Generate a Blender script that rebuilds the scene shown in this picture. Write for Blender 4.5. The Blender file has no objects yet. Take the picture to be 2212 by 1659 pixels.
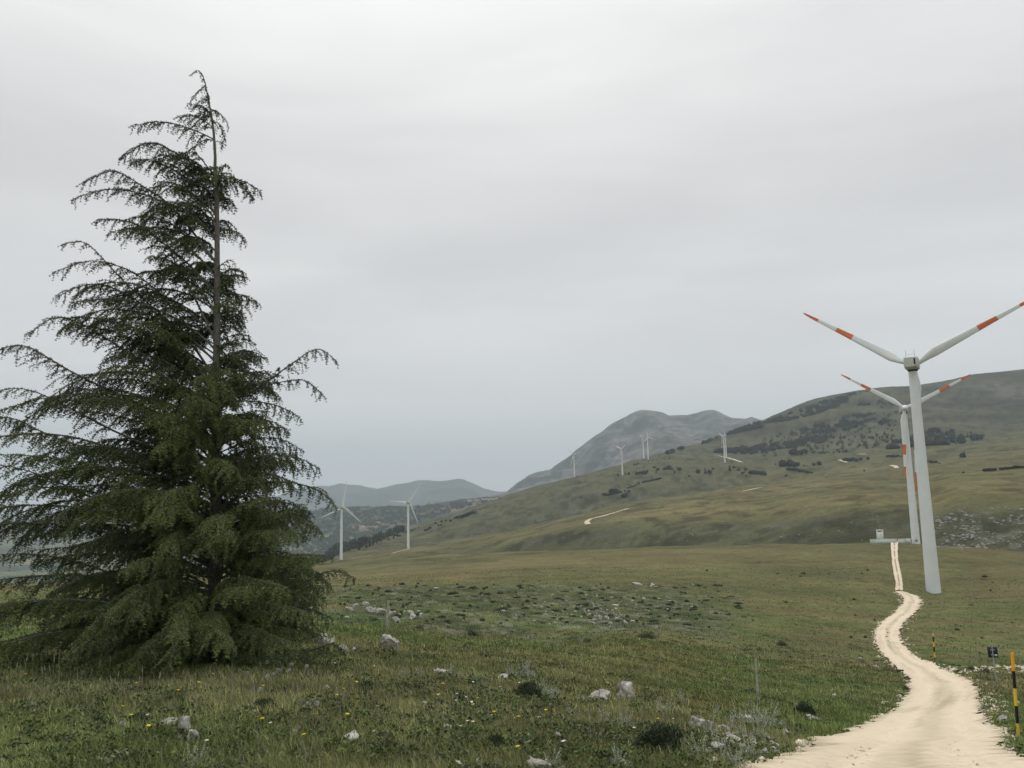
import bpy, math, random
import numpy as np
rng = np.random.default_rng(7); random.seed(7)
S = bpy.context.scene; COL = S.collection
rad = math.radians

# ------------------------------------------------------------------ camera
FPX, CX, CY = 1783.0, 1106.0, 829.5          # focal length and centre on a 2212 px wide picture
PITCH, ROLL = rad(8.5), rad(1.23)
VF = np.array([0, math.cos(PITCH), math.sin(PITCH)]); VR0 = np.array([1.0, 0, 0]); VU0 = np.cross(VR0, VF)
VR = VR0*math.cos(ROLL) - VU0*math.sin(ROLL); VU = VU0*math.cos(ROLL) + VR0*math.sin(ROLL)
from mathutils import Matrix, Vector
cam = bpy.data.cameras.new('camera'); camo = bpy.data.objects.new('camera', cam); COL.objects.link(camo)
cam.sensor_width = 36; cam.lens = 36*FPX/2212; cam.clip_start = 0.1; cam.clip_end = 60000
m = Matrix.Identity(4)
for i in range(3): m[i][0], m[i][1], m[i][2] = VR[i], VU[i], -VF[i]
camo.matrix_world = m
S.camera = camo

# ------------------------------------------------------------------ world, sun, exposure
SUN_EL, SUN_AZ = rad(58), rad(20)
W = bpy.data.worlds.new('World'); S.world = W; W.use_nodes = True
nt = W.node_tree; N = nt.nodes; Lk = nt.links
bg = N['Background']
sky = N.new('ShaderNodeTexSky'); sky.sky_type = 'NISHITA'; sky.sun_disc = False
sky.sun_elevation = SUN_EL; sky.sun_rotation = SUN_AZ
tc = N.new('ShaderNodeTexCoord'); mp = N.new('ShaderNodeMapping'); mp.inputs['Scale'].default_value = (1.0, 1.0, 4.6)
mp.inputs['Rotation'].default_value = (0, rad(-7), 0)
Lk.new(tc.outputs['Generated'], mp.inputs['Vector'])
nz = N.new('ShaderNodeTexNoise'); nz.inputs['Scale'].default_value = 1.55; nz.inputs['Detail'].default_value = 4; nz.inputs['Roughness'].default_value = .5
nz.inputs['Distortion'].default_value = .35
Lk.new(mp.outputs[0], nz.inputs['Vector'])
cr = N.new('ShaderNodeValToRGB'); e = cr.color_ramp.elements
e[0].position = .34; e[0].color = (.715, .704, .690, 1); e[1].position = .66; e[1].color = (.87, .86, .838, 1)
Lk.new(nz.outputs['Fac'], cr.inputs[0])
sp = N.new('ShaderNodeSeparateXYZ'); Lk.new(tc.outputs['Generated'], sp.inputs[0])
zr = N.new('ShaderNodeMapRange'); zr.inputs['From Min'].default_value = .40; zr.inputs['From Max'].default_value = 1.0
zr.inputs['To Min'].default_value = 1.0; zr.inputs['To Max'].default_value = 2.0; Lk.new(sp.outputs['Z'], zr.inputs['Value'])
vm = N.new('ShaderNodeVectorMath'); vm.operation = 'SCALE'; Lk.new(cr.outputs[0], vm.inputs[0]); Lk.new(zr.outputs[0], vm.inputs['Scale'])
skm = N.new('ShaderNodeVectorMath'); skm.operation = 'SCALE'; skm.inputs['Scale'].default_value = .10; Lk.new(sky.outputs[0], skm.inputs[0])
mx = N.new('ShaderNodeMix'); mx.data_type = 'RGBA'; mx.inputs['Factor'].default_value = .93
Lk.new(skm.outputs[0], mx.inputs[6]); Lk.new(vm.outputs[0], mx.inputs[7])
Lk.new(mx.outputs[2], bg.inputs['Color']); bg.inputs['Strength'].default_value = 1.0
sl = bpy.data.lights.new('sun', 'SUN'); sl.energy = 0.9; sl.angle = rad(35); sl.color = (1, .97, .92)
so = bpy.data.objects.new('sun', sl); COL.objects.link(so)
sd = Vector((math.sin(SUN_AZ)*math.cos(SUN_EL), math.cos(SUN_AZ)*math.cos(SUN_EL), math.sin(SUN_EL)))
so.rotation_euler = sd.to_track_quat('Z', 'Y').to_euler(); so.location = (0, 0, 50)
S.view_settings.view_transform = 'Standard'; S.view_settings.look = 'None'; S.view_settings.exposure = 0.06; S.view_settings.gamma = 1
S.render.engine = 'CYCLES'; S.cycles.use_denoising = True; S.cycles.max_bounces = 5; S.cycles.diffuse_bounces = 3
S.cycles.transparent_max_bounces = 6; S.cycles.use_adaptive_sampling = True; S.cycles.adaptive_threshold = .02

# ------------------------------------------------------------------ picture geometry helpers (camera at the origin)
def ray(x, y):
    x = np.asarray(x, float); y = np.asarray(y, float)
    return VF + ((x-CX)/FPX)[..., None]*VR + ((CY-y)/FPX)[..., None]*VU
def at(x, y, d):
    v = ray(x, y); return v*(np.asarray(d, float)/v[..., 1])[..., None]
def proj(P):
    P = np.asarray(P, float); z = P@VF; z = np.where(z < .05, .05, z)
    return CX+FPX*(P@VR)/z, CY-FPX*(P@VU)/z

# ------------------------------------------------------------------ numpy noise
def _h(ix, iy, s):
    n = (ix.astype(np.int64)*374761393 + iy.astype(np.int64)*668265263 + s*974634777) & 0xffffffff
    n = ((n ^ (n >> 13))*1274126177) & 0xffffffff
    n = (n ^ (n >> 16)) & 0xffff
    return n/65535.0
def vnoise(x, y, s=0):
    x = np.asarray(x, float); y = np.asarray(y, float)
    ix = np.floor(x); iy = np.floor(y); fx = x-ix; fy = y-iy
    fx = fx*fx*fx*(fx*(fx*6-15)+10); fy = fy*fy*fy*(fy*(fy*6-15)+10)
    a = _h(ix, iy, s); b = _h(ix+1, iy, s); c = _h(ix, iy+1, s); d = _h(ix+1, iy+1, s)
    return (a*(1-fx)+b*fx)*(1-fy) + (c*(1-fx)+d*fx)*fy
def fbm(x, y, o=4, s=0, g=.5):
    t = 0; a = 1; n = 0
    for i in range(o):
        t = t + a*vnoise(x*2**i+17.3*i, y*2**i-9.1*i, s+i); n += a; a *= g
    return t/n
def sst(a, b, x):
    t = np.clip((x-a)/(b-a), 0, 1); return t*t*(3-2*t)

# ------------------------------------------------------------------ mesh + tagging helpers
def mk(name, V, faces, mat, parent=None, smooth=False, cols=None, mids=None):
    """V (n,3); faces: (m,k) int array or list of such arrays"""
    if not isinstance(faces, (list, tuple)): faces = [faces]
    faces = [np.asarray(f, np.int32) for f in faces if len(f)]
    V = np.asarray(V, np.float32)
    me = bpy.data.meshes.new(name)
    nl = sum(f.size for f in faces); nf = sum(len(f) for f in faces)
    me.vertices.add(len(V)); me.vertices.foreach_set('co', V.ravel())
    me.loops.add(nl); me.loops.foreach_set('vertex_index', np.concatenate([f.ravel() for f in faces]))
    me.polygons.add(nf)
    tot = np.concatenate([np.full(len(f), f.shape[1], np.int32) for f in faces])
    st = np.concatenate([[0], np.cumsum(tot)[:-1]]).astype(np.int32)
    me.polygons.foreach_set('loop_start', st); me.polygons.foreach_set('loop_total', tot)
    if smooth: me.polygons.foreach_set('use_smooth', np.ones(nf, bool))
    for mm in (mat if isinstance(mat, (list, tuple)) else [mat]): me.materials.append(mm)
    if mids is not None: me.polygons.foreach_set('material_index', np.asarray(mids, np.int32))
    me.update(calc_edges=True)
    if cols is not None:
        a = me.attributes.new('tint', 'FLOAT_COLOR', 'POINT')
        c = np.ones((len(V), 4), np.float32); c[:, :3] = cols; a.data.foreach_set('color', c.ravel())
    o = bpy.data.objects.new(name, me); COL.objects.link(o)
    if parent: o.parent = parent
    return o
def tag(o, label=None, cat=None, group=None, kind=None):
    if label: o['label'] = label
    if cat: o['category'] = cat
    if group: o['group'] = group
    if kind: o['kind'] = kind
    return o
def empty(name, loc, rz=0, rx=0, ry=0):
    o = bpy.data.objects.new(name, None); COL.objects.link(o); o.location = loc; o.rotation_euler = (rx, ry, rz)
    o.empty_display_size = .2; return o
class MB:
    def __init__(s): s.V = []; s.F = {}; s.M = {}; s.n = 0; s.C = []
    def add(s, V, F, mi=0, col=None):
        V = np.asarray(V, float).reshape(-1, 3); F = np.asarray(F, int)
        k = F.shape[1]; s.F.setdefault(k, []).append(F+s.n); s.M.setdefault(k, []).append(np.full(len(F), mi))
        s.V.append(V); s.n += len(V)
        if col is not None: s.C.append(np.broadcast_to(col, (len(V), 3)))
    def box(s, c, d, mi=0, rz=0, M3=None):
        c = np.array(c, float); d = np.array(d, float)/2
        v = np.array([[x, y, z] for x in (-1, 1) for y in (-1, 1) for z in (-1, 1)], float)*d
        if M3 is not None: v = v@np.asarray(M3).T
        if rz: cs, sn = math.cos(rz), math.sin(rz); v = v@np.array([[cs, sn, 0], [-sn, cs, 0], [0, 0, 1]])
        s.add(v+c, [[0, 1, 3, 2], [4, 6, 7, 5], [0, 4, 5, 1], [2, 3, 7, 6], [0, 2, 6, 4], [1, 5, 7, 3]], mi)
    def tube(s, P, R, n=8, mi=0, cap=True, sx=None):
        P = np.asarray(P, float); R = np.broadcast_to(np.asarray(R, float), (len(P),))
        T = np.gradient(P, axis=0); T /= np.linalg.norm(T, axis=1)[:, None]+1e-12
        ref = np.array([0, 0, 1.0]) if abs(T[0, 2]) < .9 else np.array([1.0, 0, 0])
        A = np.cross(T, ref); A /= np.linalg.norm(A, axis=1)[:, None]+1e-12; B = np.cross(T, A)
        a = np.arange(n)*2*math.pi/n
        V = P[:, None]+R[:, None, None]*(np.cos(a)[None, :, None]*A[:, None]+np.sin(a)[None, :, None]*B[:, None])
        i = np.arange(len(P)-1)[:, None]*n; j = np.arange(n)[None]; k = (j+1) % n
        s.add(V.reshape(-1, 3), np.stack([i+j, i+k, i+n+k, i+n+j], -1).reshape(-1, 4), mi)
        if cap:
            for q in (0, (len(P)-1)*n):
                c = len(P)
                s.add(np.vstack([V.reshape(-1, 3)[q:q+n], P[0 if q == 0 else -1]]), [[t, (t+1) % n, n] for t in range(n)], mi)
    def build(s, name, mat, parent=None, smooth=False):
        ks = sorted(s.F); f = [np.concatenate(s.F[k]) for k in ks]; mi = np.concatenate([np.concatenate(s.M[k]) for k in ks])
        return mk(name, np.concatenate(s.V), f, mat, parent, smooth, np.concatenate(s.C) if s.C else None, mi)
def copy_tree(o, parent=None):
    c = o.copy(); COL.objects.link(c); c.parent = parent
    for ch in o.children: copy_tree(ch, c)
    return c

# ------------------------------------------------------------------ materials
def mat(name, col, rough=.8, spec=.2, attr=False, noise=None, bump=None, mulrange=(.7, 1.3), coords='Position', detail=6, metal=0):
    m = bpy.data.materials.new(name); m.use_nodes = True; n = m.node_tree.nodes; l = m.node_tree.links
    b = n['Principled BSDF']; b.inputs['Roughness'].default_value = rough; b.inputs['Specular IOR Level'].default_value = spec
    b.inputs['Metallic'].default_value = metal
    if attr:
        c = n.new('ShaderNodeAttribute'); c.attribute_name = 'tint'; src = c.outputs['Color']
    else:
        c = n.new('ShaderNodeRGB'); c.outputs[0].default_value = (*col, 1); src = c.outputs[0]
    if noise or bump:
        if coords == 'Position':
            g = n.new('ShaderNodeNewGeometry'); vec = g.outputs['Position']
        else:
            g = n.new('ShaderNodeTexCoord'); vec = g.outputs['Object']
    if noise:
        t = n.new('ShaderNodeTexNoise'); t.inputs['Scale'].default_value = noise; t.inputs['Detail'].default_value = detail; t.inputs['Roughness'].default_value = .65
        l.new(vec, t.inputs['Vector'])
        r = n.new('ShaderNodeMapRange'); r.inputs['From Min'].default_value = .3; r.inputs['From Max'].default_value = .7
        r.inputs['To Min'].default_value, r.inputs['To Max'].default_value = mulrange; l.new(t.outputs['Fac'], r.inputs['Value'])
        v = n.new('ShaderNodeVectorMath'); v.operation = 'SCALE'; l.new(src, v.inputs[0]); l.new(r.outputs[0], v.inputs['Scale']); src = v.outputs[0]
    l.new(src, b.inputs['Base Color'])
    if bump:
        t2 = n.new('ShaderNodeTexNoise'); t2.inputs['Scale'].default_value = bump[0]; t2.inputs['Detail'].default_value = 8; l.new(vec, t2.inputs['Vector'])
        bp = n.new('ShaderNodeBump'); bp.inputs['Strength'].default_value = bump[1]; bp.inputs['Distance'].default_value = bump[2]
        l.new(t2.outputs['Fac'], bp.inputs['Height']); l.new(bp.outputs[0], b.inputs['Normal'])
    return m
def ground_mat(name, spots=True):
    m = bpy.data.materials.new(name); m.use_nodes = True; n = m.node_tree.nodes; l = m.node_tree.links
    b = n['Principled BSDF']; b.inputs['Roughness'].default_value = .95; b.inputs['Specular IOR Level'].default_value = .05
    c = n.new('ShaderNodeAttribute'); c.attribute_name = 'tint'
    g = n.new('ShaderNodeNewGeometry'); src = c.outputs['Color']
    def mul(scale, lo, hi, det, rough=.65, a=.32, bb=.68, src=None, vor=False):
        t = n.new('ShaderNodeTexNoise'); t.inputs['Scale'].default_value = scale; t.inputs['Detail'].default_value = det; t.inputs['Roughness'].default_value = rough
        l.new(g.outputs['Position'], t.inputs['Vector'])
        r = n.new('ShaderNodeMapRange'); r.inputs['From Min'].default_value = a; r.inputs['From Max'].default_value = bb
        r.inputs['To Min'].default_value = lo; r.inputs['To Max'].default_value = hi; l.new(t.outputs['Fac'], r.inputs['Value'])
        v = n.new('ShaderNodeVectorMath'); v.operation = 'SCALE'; l.new(src, v.inputs[0]); l.new(r.outputs[0], v.inputs['Scale']); return v.outputs[0], t
    src, t1 = mul(.022, .70, 1.30, 14, .74, src=src)
    src, t1b = mul(.16, .80, 1.20, 10, .7, src=src)
    src, t2 = mul(1.3, .62, 1.38, 8, .7, src=src)
    if spots:   # tussocks and mat shrubs, darker in patches
        src, t3 = mul(.35, 1.0, .55, 3, .6, .57, .66, src=src)
    hv = n.new('ShaderNodeHueSaturation'); t4 = n.new('ShaderNodeTexNoise'); t4.inputs['Scale'].default_value = .11; t4.inputs['Detail'].default_value = 8
    l.new(g.outputs['Position'], t4.inputs['Vector']); r4 = n.new('ShaderNodeMapRange'); r4.inputs['From Min'].default_value = .3; r4.inputs['From Max'].default_value = .7
    r4.inputs['To Min'].default_value = .478; r4.inputs['To Max'].default_value = .522; l.new(t4.outputs['Fac'], r4.inputs['Value']); l.new(r4.outputs[0], hv.inputs['Hue']); l.new(src, hv.inputs['Color'])
    l.new(hv.outputs[0], b.inputs['Base Color'])
    bp = n.new('ShaderNodeBump'); bp.inputs['Strength'].default_value = .6; bp.inputs['Distance'].default_value = .25
    l.new(t2.outputs['Fac'], bp.inputs['Height']); l.new(bp.outputs[0], b.inputs['Normal'])
    return m
M = {}
M['ground'] = ground_mat('grass_ground'); M['hill'] = ground_mat('hill_cover', False)
M['blade'] = mat('grass_blade', None, .7, .15, attr=True)
M['leaf'] = mat('leaf', None, .7, .15, attr=True)
M['bark'] = mat('bark', (.15, .14, .125), .9, .1, noise=18, bump=(40, .5, .01), mulrange=(.6, 1.35))
M['needle'] = mat('needle', None, .6, .2, attr=True)
M['rock'] = mat('limestone', (.43, .415, .365), .95, .1, noise=7, bump=(9, 1.0, .08), mulrange=(.35, 1.4), detail=10)
M['chalk'] = mat('chalk_gravel', (.80, .69, .51), .95, .05, attr=True, noise=9, bump=(60, .5, .006), mulrange=(.88, 1.08), detail=12)
M['white'] = mat('white_coating', (.71, .74, .73), .45, .4, noise=.15, mulrange=(.93, 1.05), coords='Object')
M['nacelle'] = mat('nacelle_shell', (.52, .54, .50), .5, .3, noise=.4, mulrange=(.9, 1.08), coords='Object')
M['orange'] = mat('orange_paint', (.62, .17, .075), .5, .3, noise=.5, mulrange=(.9, 1.1), coords='Object')
M['red'] = mat('red_paint', (.60, .06, .04), .5, .3, noise=.5, mulrange=(.9, 1.1), coords='Object')
M['darkgap'] = mat('dark_opening', (.03, .03, .03), .8, .1, noise=3)
M['plaster'] = mat('white_plaster', (.70, .72, .66), .8, .2, noise=.8, mulrange=(.85, 1.06), coords='Object')
M['palegreen'] = mat('pale_green_wall', (.54, .60, .53), .8, .2, noise=.9, mulrange=(.82, 1.08), coords='Object')
M['yellow'] = mat('yellow_paint', (.78, .50, .04), .6, .3, noise=6, mulrange=(.85, 1.1), coords='Object')
M['amber'] = mat('amber_paint', (.80, .34, .02), .6, .3, noise=6, mulrange=(.85, 1.1), coords='Object')
M['black'] = mat('black_paint', (.012, .012, .012), .6, .3, noise=6, mulrange=(.8, 1.3), coords='Object')
M['wood'] = mat('weathered_wood', (.38, .37, .33), .95, .1, noise=12, bump=(30, .6, .01), mulrange=(.55, 1.3), coords='Object')
M['galv'] = mat('galvanised_post', (.33, .34, .36), .5, .4, noise=5, mulrange=(.85, 1.1), coords='Object', metal=.3)
M['signback'] = mat('sign_back', (.018, .02, .035), .6, .3, noise=5, mulrange=(.8, 1.3), coords='Object')
M['sticker'] = mat('sticker', (.75, .75, .75), .6, .3, noise=5, mulrange=(.9, 1.05), coords='Object')
M['petal'] = mat('yellow_petal', (.86, .62, .02), .6, .2, noise=30, mulrange=(.85, 1.1))
M['wpetal'] = mat('white_petal', (.80, .80, .74), .6, .2, noise=30, mulrange=(.85, 1.05))
M['stem'] = mat('flower_stem', (.10, .13, .05), .7, .2, noise=20)
M['clock'] = mat('seed_head', (.36, .36, .32), .8, .1, noise=30)
M['pine'] = mat('distant_conifer', (.052, .064, .042), .8, .1, noise=.09, mulrange=(.55, 1.7))
M['roof'] = mat('roof_tile', (.42, .22, .15), .9, .1, noise=.5)
M['wallh'] = mat('house_wall', (.62, .58, .52), .9, .1, noise=.3, mulrange=(.85, 1.1))
M['window'] = mat('window_dark', (.05, .05, .06), .4, .4, noise=1)

# ------------------------------------------------------------------ terrain from control lines (x, y in the picture, d = distance in metres)
def line(pts):
    p = np.array(pts, float); P = at(p[:, 0], p[:, 1], p[:, 2])
    az = np.arctan2(P[:, 0], P[:, 1]); r = np.hypot(P[:, 0], P[:, 1]); return az, r, P[:, 2]
def pchip_cols(R, H, rq):
    """R,H (naz,k) ; rq (m,) -> (naz,m)"""
    h = np.diff(R, axis=1); dl = np.diff(H, axis=1)/h
    w1 = 2*h[:, 1:]+h[:, :-1]; w2 = h[:, 1:]+2*h[:, :-1]
    with np.errstate(divide='ignore', invalid='ignore'):
        d = (w1+w2)/(w1/dl[:, :-1]+w2/dl[:, 1:])
    d = np.where(dl[:, :-1]*dl[:, 1:] > 0, d, 0)
    D = np.concatenate([dl[:, :1], d, dl[:, -1:]], 1)
    out = np.empty((len(R), len(rq)))
    for i in range(len(R)):
        k = np.clip(np.searchsorted(R[i], rq)-1, 0, R.shape[1]-2)
        t = np.clip((rq-R[i, k])/h[i, k], 0, 1); hh = h[i, k]
        out[i] = ((2*t**3-3*t**2+1)*H[i, k] + (t**3-2*t**2+t)*hh*D[i, k] + (-2*t**3+3*t**2)*H[i, k+1] + (t**3-t**2)*hh*D[i, k+1])
    return out
def smooth_az(a, AZ, w):
    n = max(1, int(w/(AZ[1]-AZ[0]))); k = np.hanning(2*n+3); k /= k.sum()
    p = np.pad(a, n+1, mode='edge'); return np.convolve(p, k, 'valid')
class Terrain:
    def __init__(s, lines, rq, naz=1300, lim=40, smooth=.25, wrap=False, noise=None):
        s.az = np.linspace(rad(-lim), rad(lim), naz); s.r = rq
        R = []; H = []
        for pts in lines:
            if isinstance(pts, tuple): r = np.full(naz, pts[0]); h = np.full(naz, pts[1])
            else:
                a, rr, hh = line(pts); r = np.interp(s.az, a, rr); h = np.interp(s.az, a, hh)
                r = smooth_az(r, s.az, rad(smooth*3)); h = smooth_az(h, s.az, rad(smooth))
            R.append(r); H.append(h)
        R = np.array(R).T; H = np.array(H).T
        for k in range(1, R.shape[1]): R[:, k] = np.maximum(R[:, k], R[:, k-1]*1.03+.05)
        s.R = R; s.H = H
        s.h = pchip_cols(R, H, rq)
        s.X = np.sin(s.az)[:, None]*rq[None]; s.Y = np.cos(s.az)[:, None]*rq[None]
        s.h0 = s.h.copy()
        if noise is not None: s.h = s.h + noise(s)
    def z(s, X, Y):
        X = np.asarray(X, float); Y = np.asarray(Y, float); a = np.arctan2(X, Y); r = np.hypot(X, Y)
        i = np.clip((a-s.az[0])/(s.az[1]-s.az[0]), 0, len(s.az)-1.001); i0 = i.astype(int); fi = i-i0
        lr = np.log(np.clip(r, s.r[0], s.r[-1]*.9999)); j = (lr-math.log(s.r[0]))/(math.log(s.r[1])-math.log(s.r[0])); j = np.clip(j, 0, len(s.r)-1.001); j0 = j.astype(int)
        fj = (np.exp(lr)-s.r[j0])/(s.r[j0+1]-s.r[j0])
        h = s.h
        return (h[i0, j0]*(1-fi)+h[i0+1, j0]*fi)*(1-fj)+(h[i0, j0+1]*(1-fi)+h[i0+1, j0+1]*fi)*fj
    def hit(s, x, y, rmin=0):
        """where the sight line through (x,y) meets the terrain"""
        v = ray(x, y); a = math.atan2(v[0], v[1]); te = v[2]/math.hypot(v[0], v[1])
        i = min(max((a-s.az[0])/(s.az[1]-s.az[0]), 0), len(s.az)-1.001); i0 = int(i); fi = i-i0
        col = s.h[i0]*(1-fi)+s.h[i0+1]*fi; e = col/s.r-te; e = np.where(s.r < rmin, -1, e)
        w = np.where((e[1:] >= 0) & (e[:-1] < 0))[0]
        if len(w) == 0:
            k = int(np.argmax(np.where(s.r > max(rmin, 300), e, -9))); r = s.r[k]
        else:
            k = w[0]; t = -e[k]/(e[k+1]-e[k]) if e[k] > -1 else 1; r = s.r[k]+(s.r[k+1]-s.r[k])*t
        X, Y = math.sin(a)*r, math.cos(a)*r
        return np.array([X, Y, float(s.z(X, Y))])

G_LINES = [
 (0.3, -1.70),
 (2.5, -1.70),
 [(0,1659,5.8),(600,1659,5.9),(1106,1659,6.0),(1500,1659,6.8),(1800,1659,7.8),(2212,1659,8.2)],
 [(0,1500,9),(600,1500,9.5),(1106,1530,9.5),(1500,1560,11),(1800,1600,12.5),(2196,1600,16.5),(2400,1600,16.5)],
 [(0,1430,13),(450,1430,13),(700,1420,15),(1106,1460,15),(1633,1505,21),(1900,1540,24),(2212,1560,24)],
 [(0,1345,30),(450,1347,30),(658,1356,31),(837,1358,32),(931,1371,33),(1030,1385,35),(1207,1400,38),(1375,1400,42),(1633,1430,50),(1900,1440,55),(2150,1482,47),(2300,1480,47)],
 [(0,1350,55),(450,1350,55),(658,1368,54),(837,1371,53),(931,1378,54),(1030,1386,57),(1207,1388,62),(1375,1368,70),(1633,1388,78),(1900,1395,88),(2212,1405,90)],
 [(0,1300,90),(450,1300,90),(837,1312,90),(1207,1322,100),(1500,1322,115),(1900,1338,125),(2212,1340,130)],
 [(0,1277,150),(450,1275,150),(837,1265,160),(1207,1257,170),(1500,1264,168),(1900,1290,165),(2017,1281,200),(2212,1277,190)],
 [(0,1266,350),(210,1264,380),(740,1232,450),(1100,1215,350),(1500,1202,300),(1900,1207,270),(2212,1225,250)],
 [(0,1262,700),(210,1256,700),(603,1233,800),(678,1222,850),(740,1209,868),(889,1198,760),(1097,1194,620),(1196,1189,560),(1345,1184,500),(1494,1178,440),(1646,1174,400),(1755,1172,370),(1879,1169,345),(1979,1172,338),(2106,1179.5,320),(2212,1191,300)],
 [(0,1275,900),(603,1262,930),(678,1240,950),(740,1216,960),(889,1206,850),(1097,1212,720),(1196,1210,650),(1345,1208,580),(1494,1205,510),(1646,1204,465),(1755,1204,430),(1879,1203,400),(2024,1206,385),(2212,1225,350)],
 [(0,1280,1100),(603,1268,1100),(678,1240,1080),(740,1208,1060),(882,1187,975),(1000,1179,960),(1097,1165,860),(1266,1136,760),(1395,1130.5,700),(1646,1123,600),(1755,1104,560),(1859,1098,530),(2017,1102,500),(2065,1090,480),(2212,1092,460)],
 [(0,1284,1300),(603,1272,1300),(678,1240,1250),(740,1200,1180),(886,1183,1060),(926,1177,1070),(975,1168,1080),(1050,1154,1120),(1152,1135,1150),(1256,1110,1150),(1345,1088,1180),(1444,1075,1200),(1519,1066,1250),(1593,1051,1300),(1646,1046,1350),(1800,1030,1300),(2000,1010,1200),(2212,990,1100)],
 [(0,1290,1500),(603,1276,1450),(678,1240,1380),(740,1195,1290),(886,1185,1200),(975,1173,1230),(1152,1142,1320),(1256,1116,1330),(1345,1096,1340),(1444,1081,1370),(1593,1053,1440),(1646,1046,1480),(1800,1026,1420),(2000,1002,1330),(2212,980,1250)],
 [(0,1290,1700),(640,1262,1600),(700,1212,1500),(742,1188,1420),(814,1170,1450),(886,1160,1500),(975,1133,1560),(1050,1107,1620),(1152,1076,1680),(1241,1045,1760),(1345,1027,1722),(1565,999,1749),(1800,980,1780),(2000,950,1850),(2212,930,1880)],
 [(0,1300,2000),(640,1262,1900),(690,1218,1700),(715,1192,1620),(742,1179,1600),(777,1166,1640),(814,1154,1680),(851,1146,1730),(889,1140,1780),(926,1125,1830),(975,1111,1880),(1025,1093,1930),(1075,1077,1970),(1099,1067,2000),(1171,1046,2020),(1241,1031,2043),(1320,1010,2030),(1370,996,2050),(1400,992,2060),(1440,985,2060),(1569,984,2100),(1700,960,2200),(2000,905,2400),(2212,880,2500)],
 [(0,1310,2300),(640,1290,2200),(690,1262,2100),(740,1225,2100),(851,1180,2100),(975,1150,2200),(1099,1110,2250),(1241,1060,2300),(1345,1008,2300),(1407,990,2330),(1444,979,2450),(1481,969,2550),(1506,962,2650),(1556,942,2800),(1618,920,3000),(1646,912,3050),(1700,888,3150),(1760,865,3200),(1840,850,3300),(1900,842,3350),(1960,838,3350),(2000,833,3380),(2060,822,3400),(2100,812,3400),(2212,800,3500),(2400,785,3500)],
 [(0,1310,2800),(740,1240,2700),(1099,1150,2800),(1300,1100,2900),(1400,1040,3000),(1556,975,3400),(1700,920,3700),(2212,830,4100)],
 (6500, -420),
]
RL = [(1932.5,1279.7),(1951,1289.7),(1952,1304.5),(1931,1327),(1906,1344),(1891.6,1361.6),(1889,1381),(1901.5,1408.7),(1926,1436),(1956,1458),(1966,1475),(1960,1495.5),(1950,1518),(1938.7,1537.7),(1911,1548),(1881.6,1562.5),(1832,1586),(1767.6,1600),(1745,1615),(1713,1637),(1663,1652),(1612,1662),(1560,1685),(1400,1750)]
RR = [(1951,1279.7),(1983,1289.7),(1992,1301),(1983,1322),(1956,1341.7),(1943.6,1361.6),(1943.6,1381),(1956,1401),(1986,1426),(2010.6,1432),(2045,1453),(2085,1465.7),(2100,1475.7),(2112,1490.5),(2116,1515),(2119.7,1545),(2134.6,1567),(2169,1580),(2169,1594.7),(2172,1614.5),(2194,1641.8),(2230,1648),(2300,1660),(2500,1720)]
UL = [(1923.6,1171.5),(1924.6,1188),(1926.6,1213),(1929.6,1237.7),(1935.5,1262.5),(1933.5,1278)]
UR = [(1941,1171.5),(1939.5,1188),(1940.5,1213),(1946.4,1237.7),(1950.4,1262.5),(1951,1278)]
ROADPOLY = [np.array(RL+RR[::-1]), np.array(UL+UR[::-1])]
def inpoly(px, py, P):
    c = np.zeros(np.shape(px), bool); n = len(P)
    for i in range(n):
        x1, y1 = P[i]; x2, y2 = P[(i+1) % n]
        if y1 == y2: continue
        k = (y1 > py) != (y2 > py); c ^= k & (px < (x2-x1)*(py-y1)/(y2-y1)+x1)
    return c
def g_noise(s):
    X, Y, r = s.X, s.Y, s.r[None]
    A = np.clip(r*.010, .0, 6.0)
    n = (fbm(X/60, Y/60, 3, 3)-.5)*np.clip(r-60, 0, 400)/400*3.0
    n = n+(fbm(X/9, Y/9, 3, 5)-.5)*np.clip(r/40, 0, 1)*.5 + (fbm(X/1.7, Y/1.7, 3, 9)-.5)*.16*np.clip(r/5, 0, 1)
    n = n+(fbm(X/25, Y/25, 3, 6)-.5)*np.clip((r-500)/700, 0, 1)*2.2
    px, py = proj(np.stack([X, Y, s.h], -1)); mk_ = np.zeros(X.shape)
    for P_ in ROADPOLY: mk_ = np.maximum(mk_, inpoly(px, py, P_).astype(float))
    for sh in (1, 2, 3, 4): mk_ = np.maximum(mk_, np.maximum(np.roll(mk_, 1, 0), np.roll(mk_, -1, 0))*.8)
    kq = np.ones(5)/5; mk_ = np.apply_along_axis(lambda q: np.convolve(q, kq, 'same'), 1, mk_)
    n = n*(1-.9*np.clip(mk_, 0, 1)*(r < 130))
    t = sst(1900, 2600, r)*(fbm(X/260, Y/260, 4, 41)-.5)*55*sst(3300, 2700, r)
    return n+t
RG = np.geomspace(.3, 6400, 620)
TG = Terrain(G_LINES, RG, naz=1300, noise=g_noise)

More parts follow.
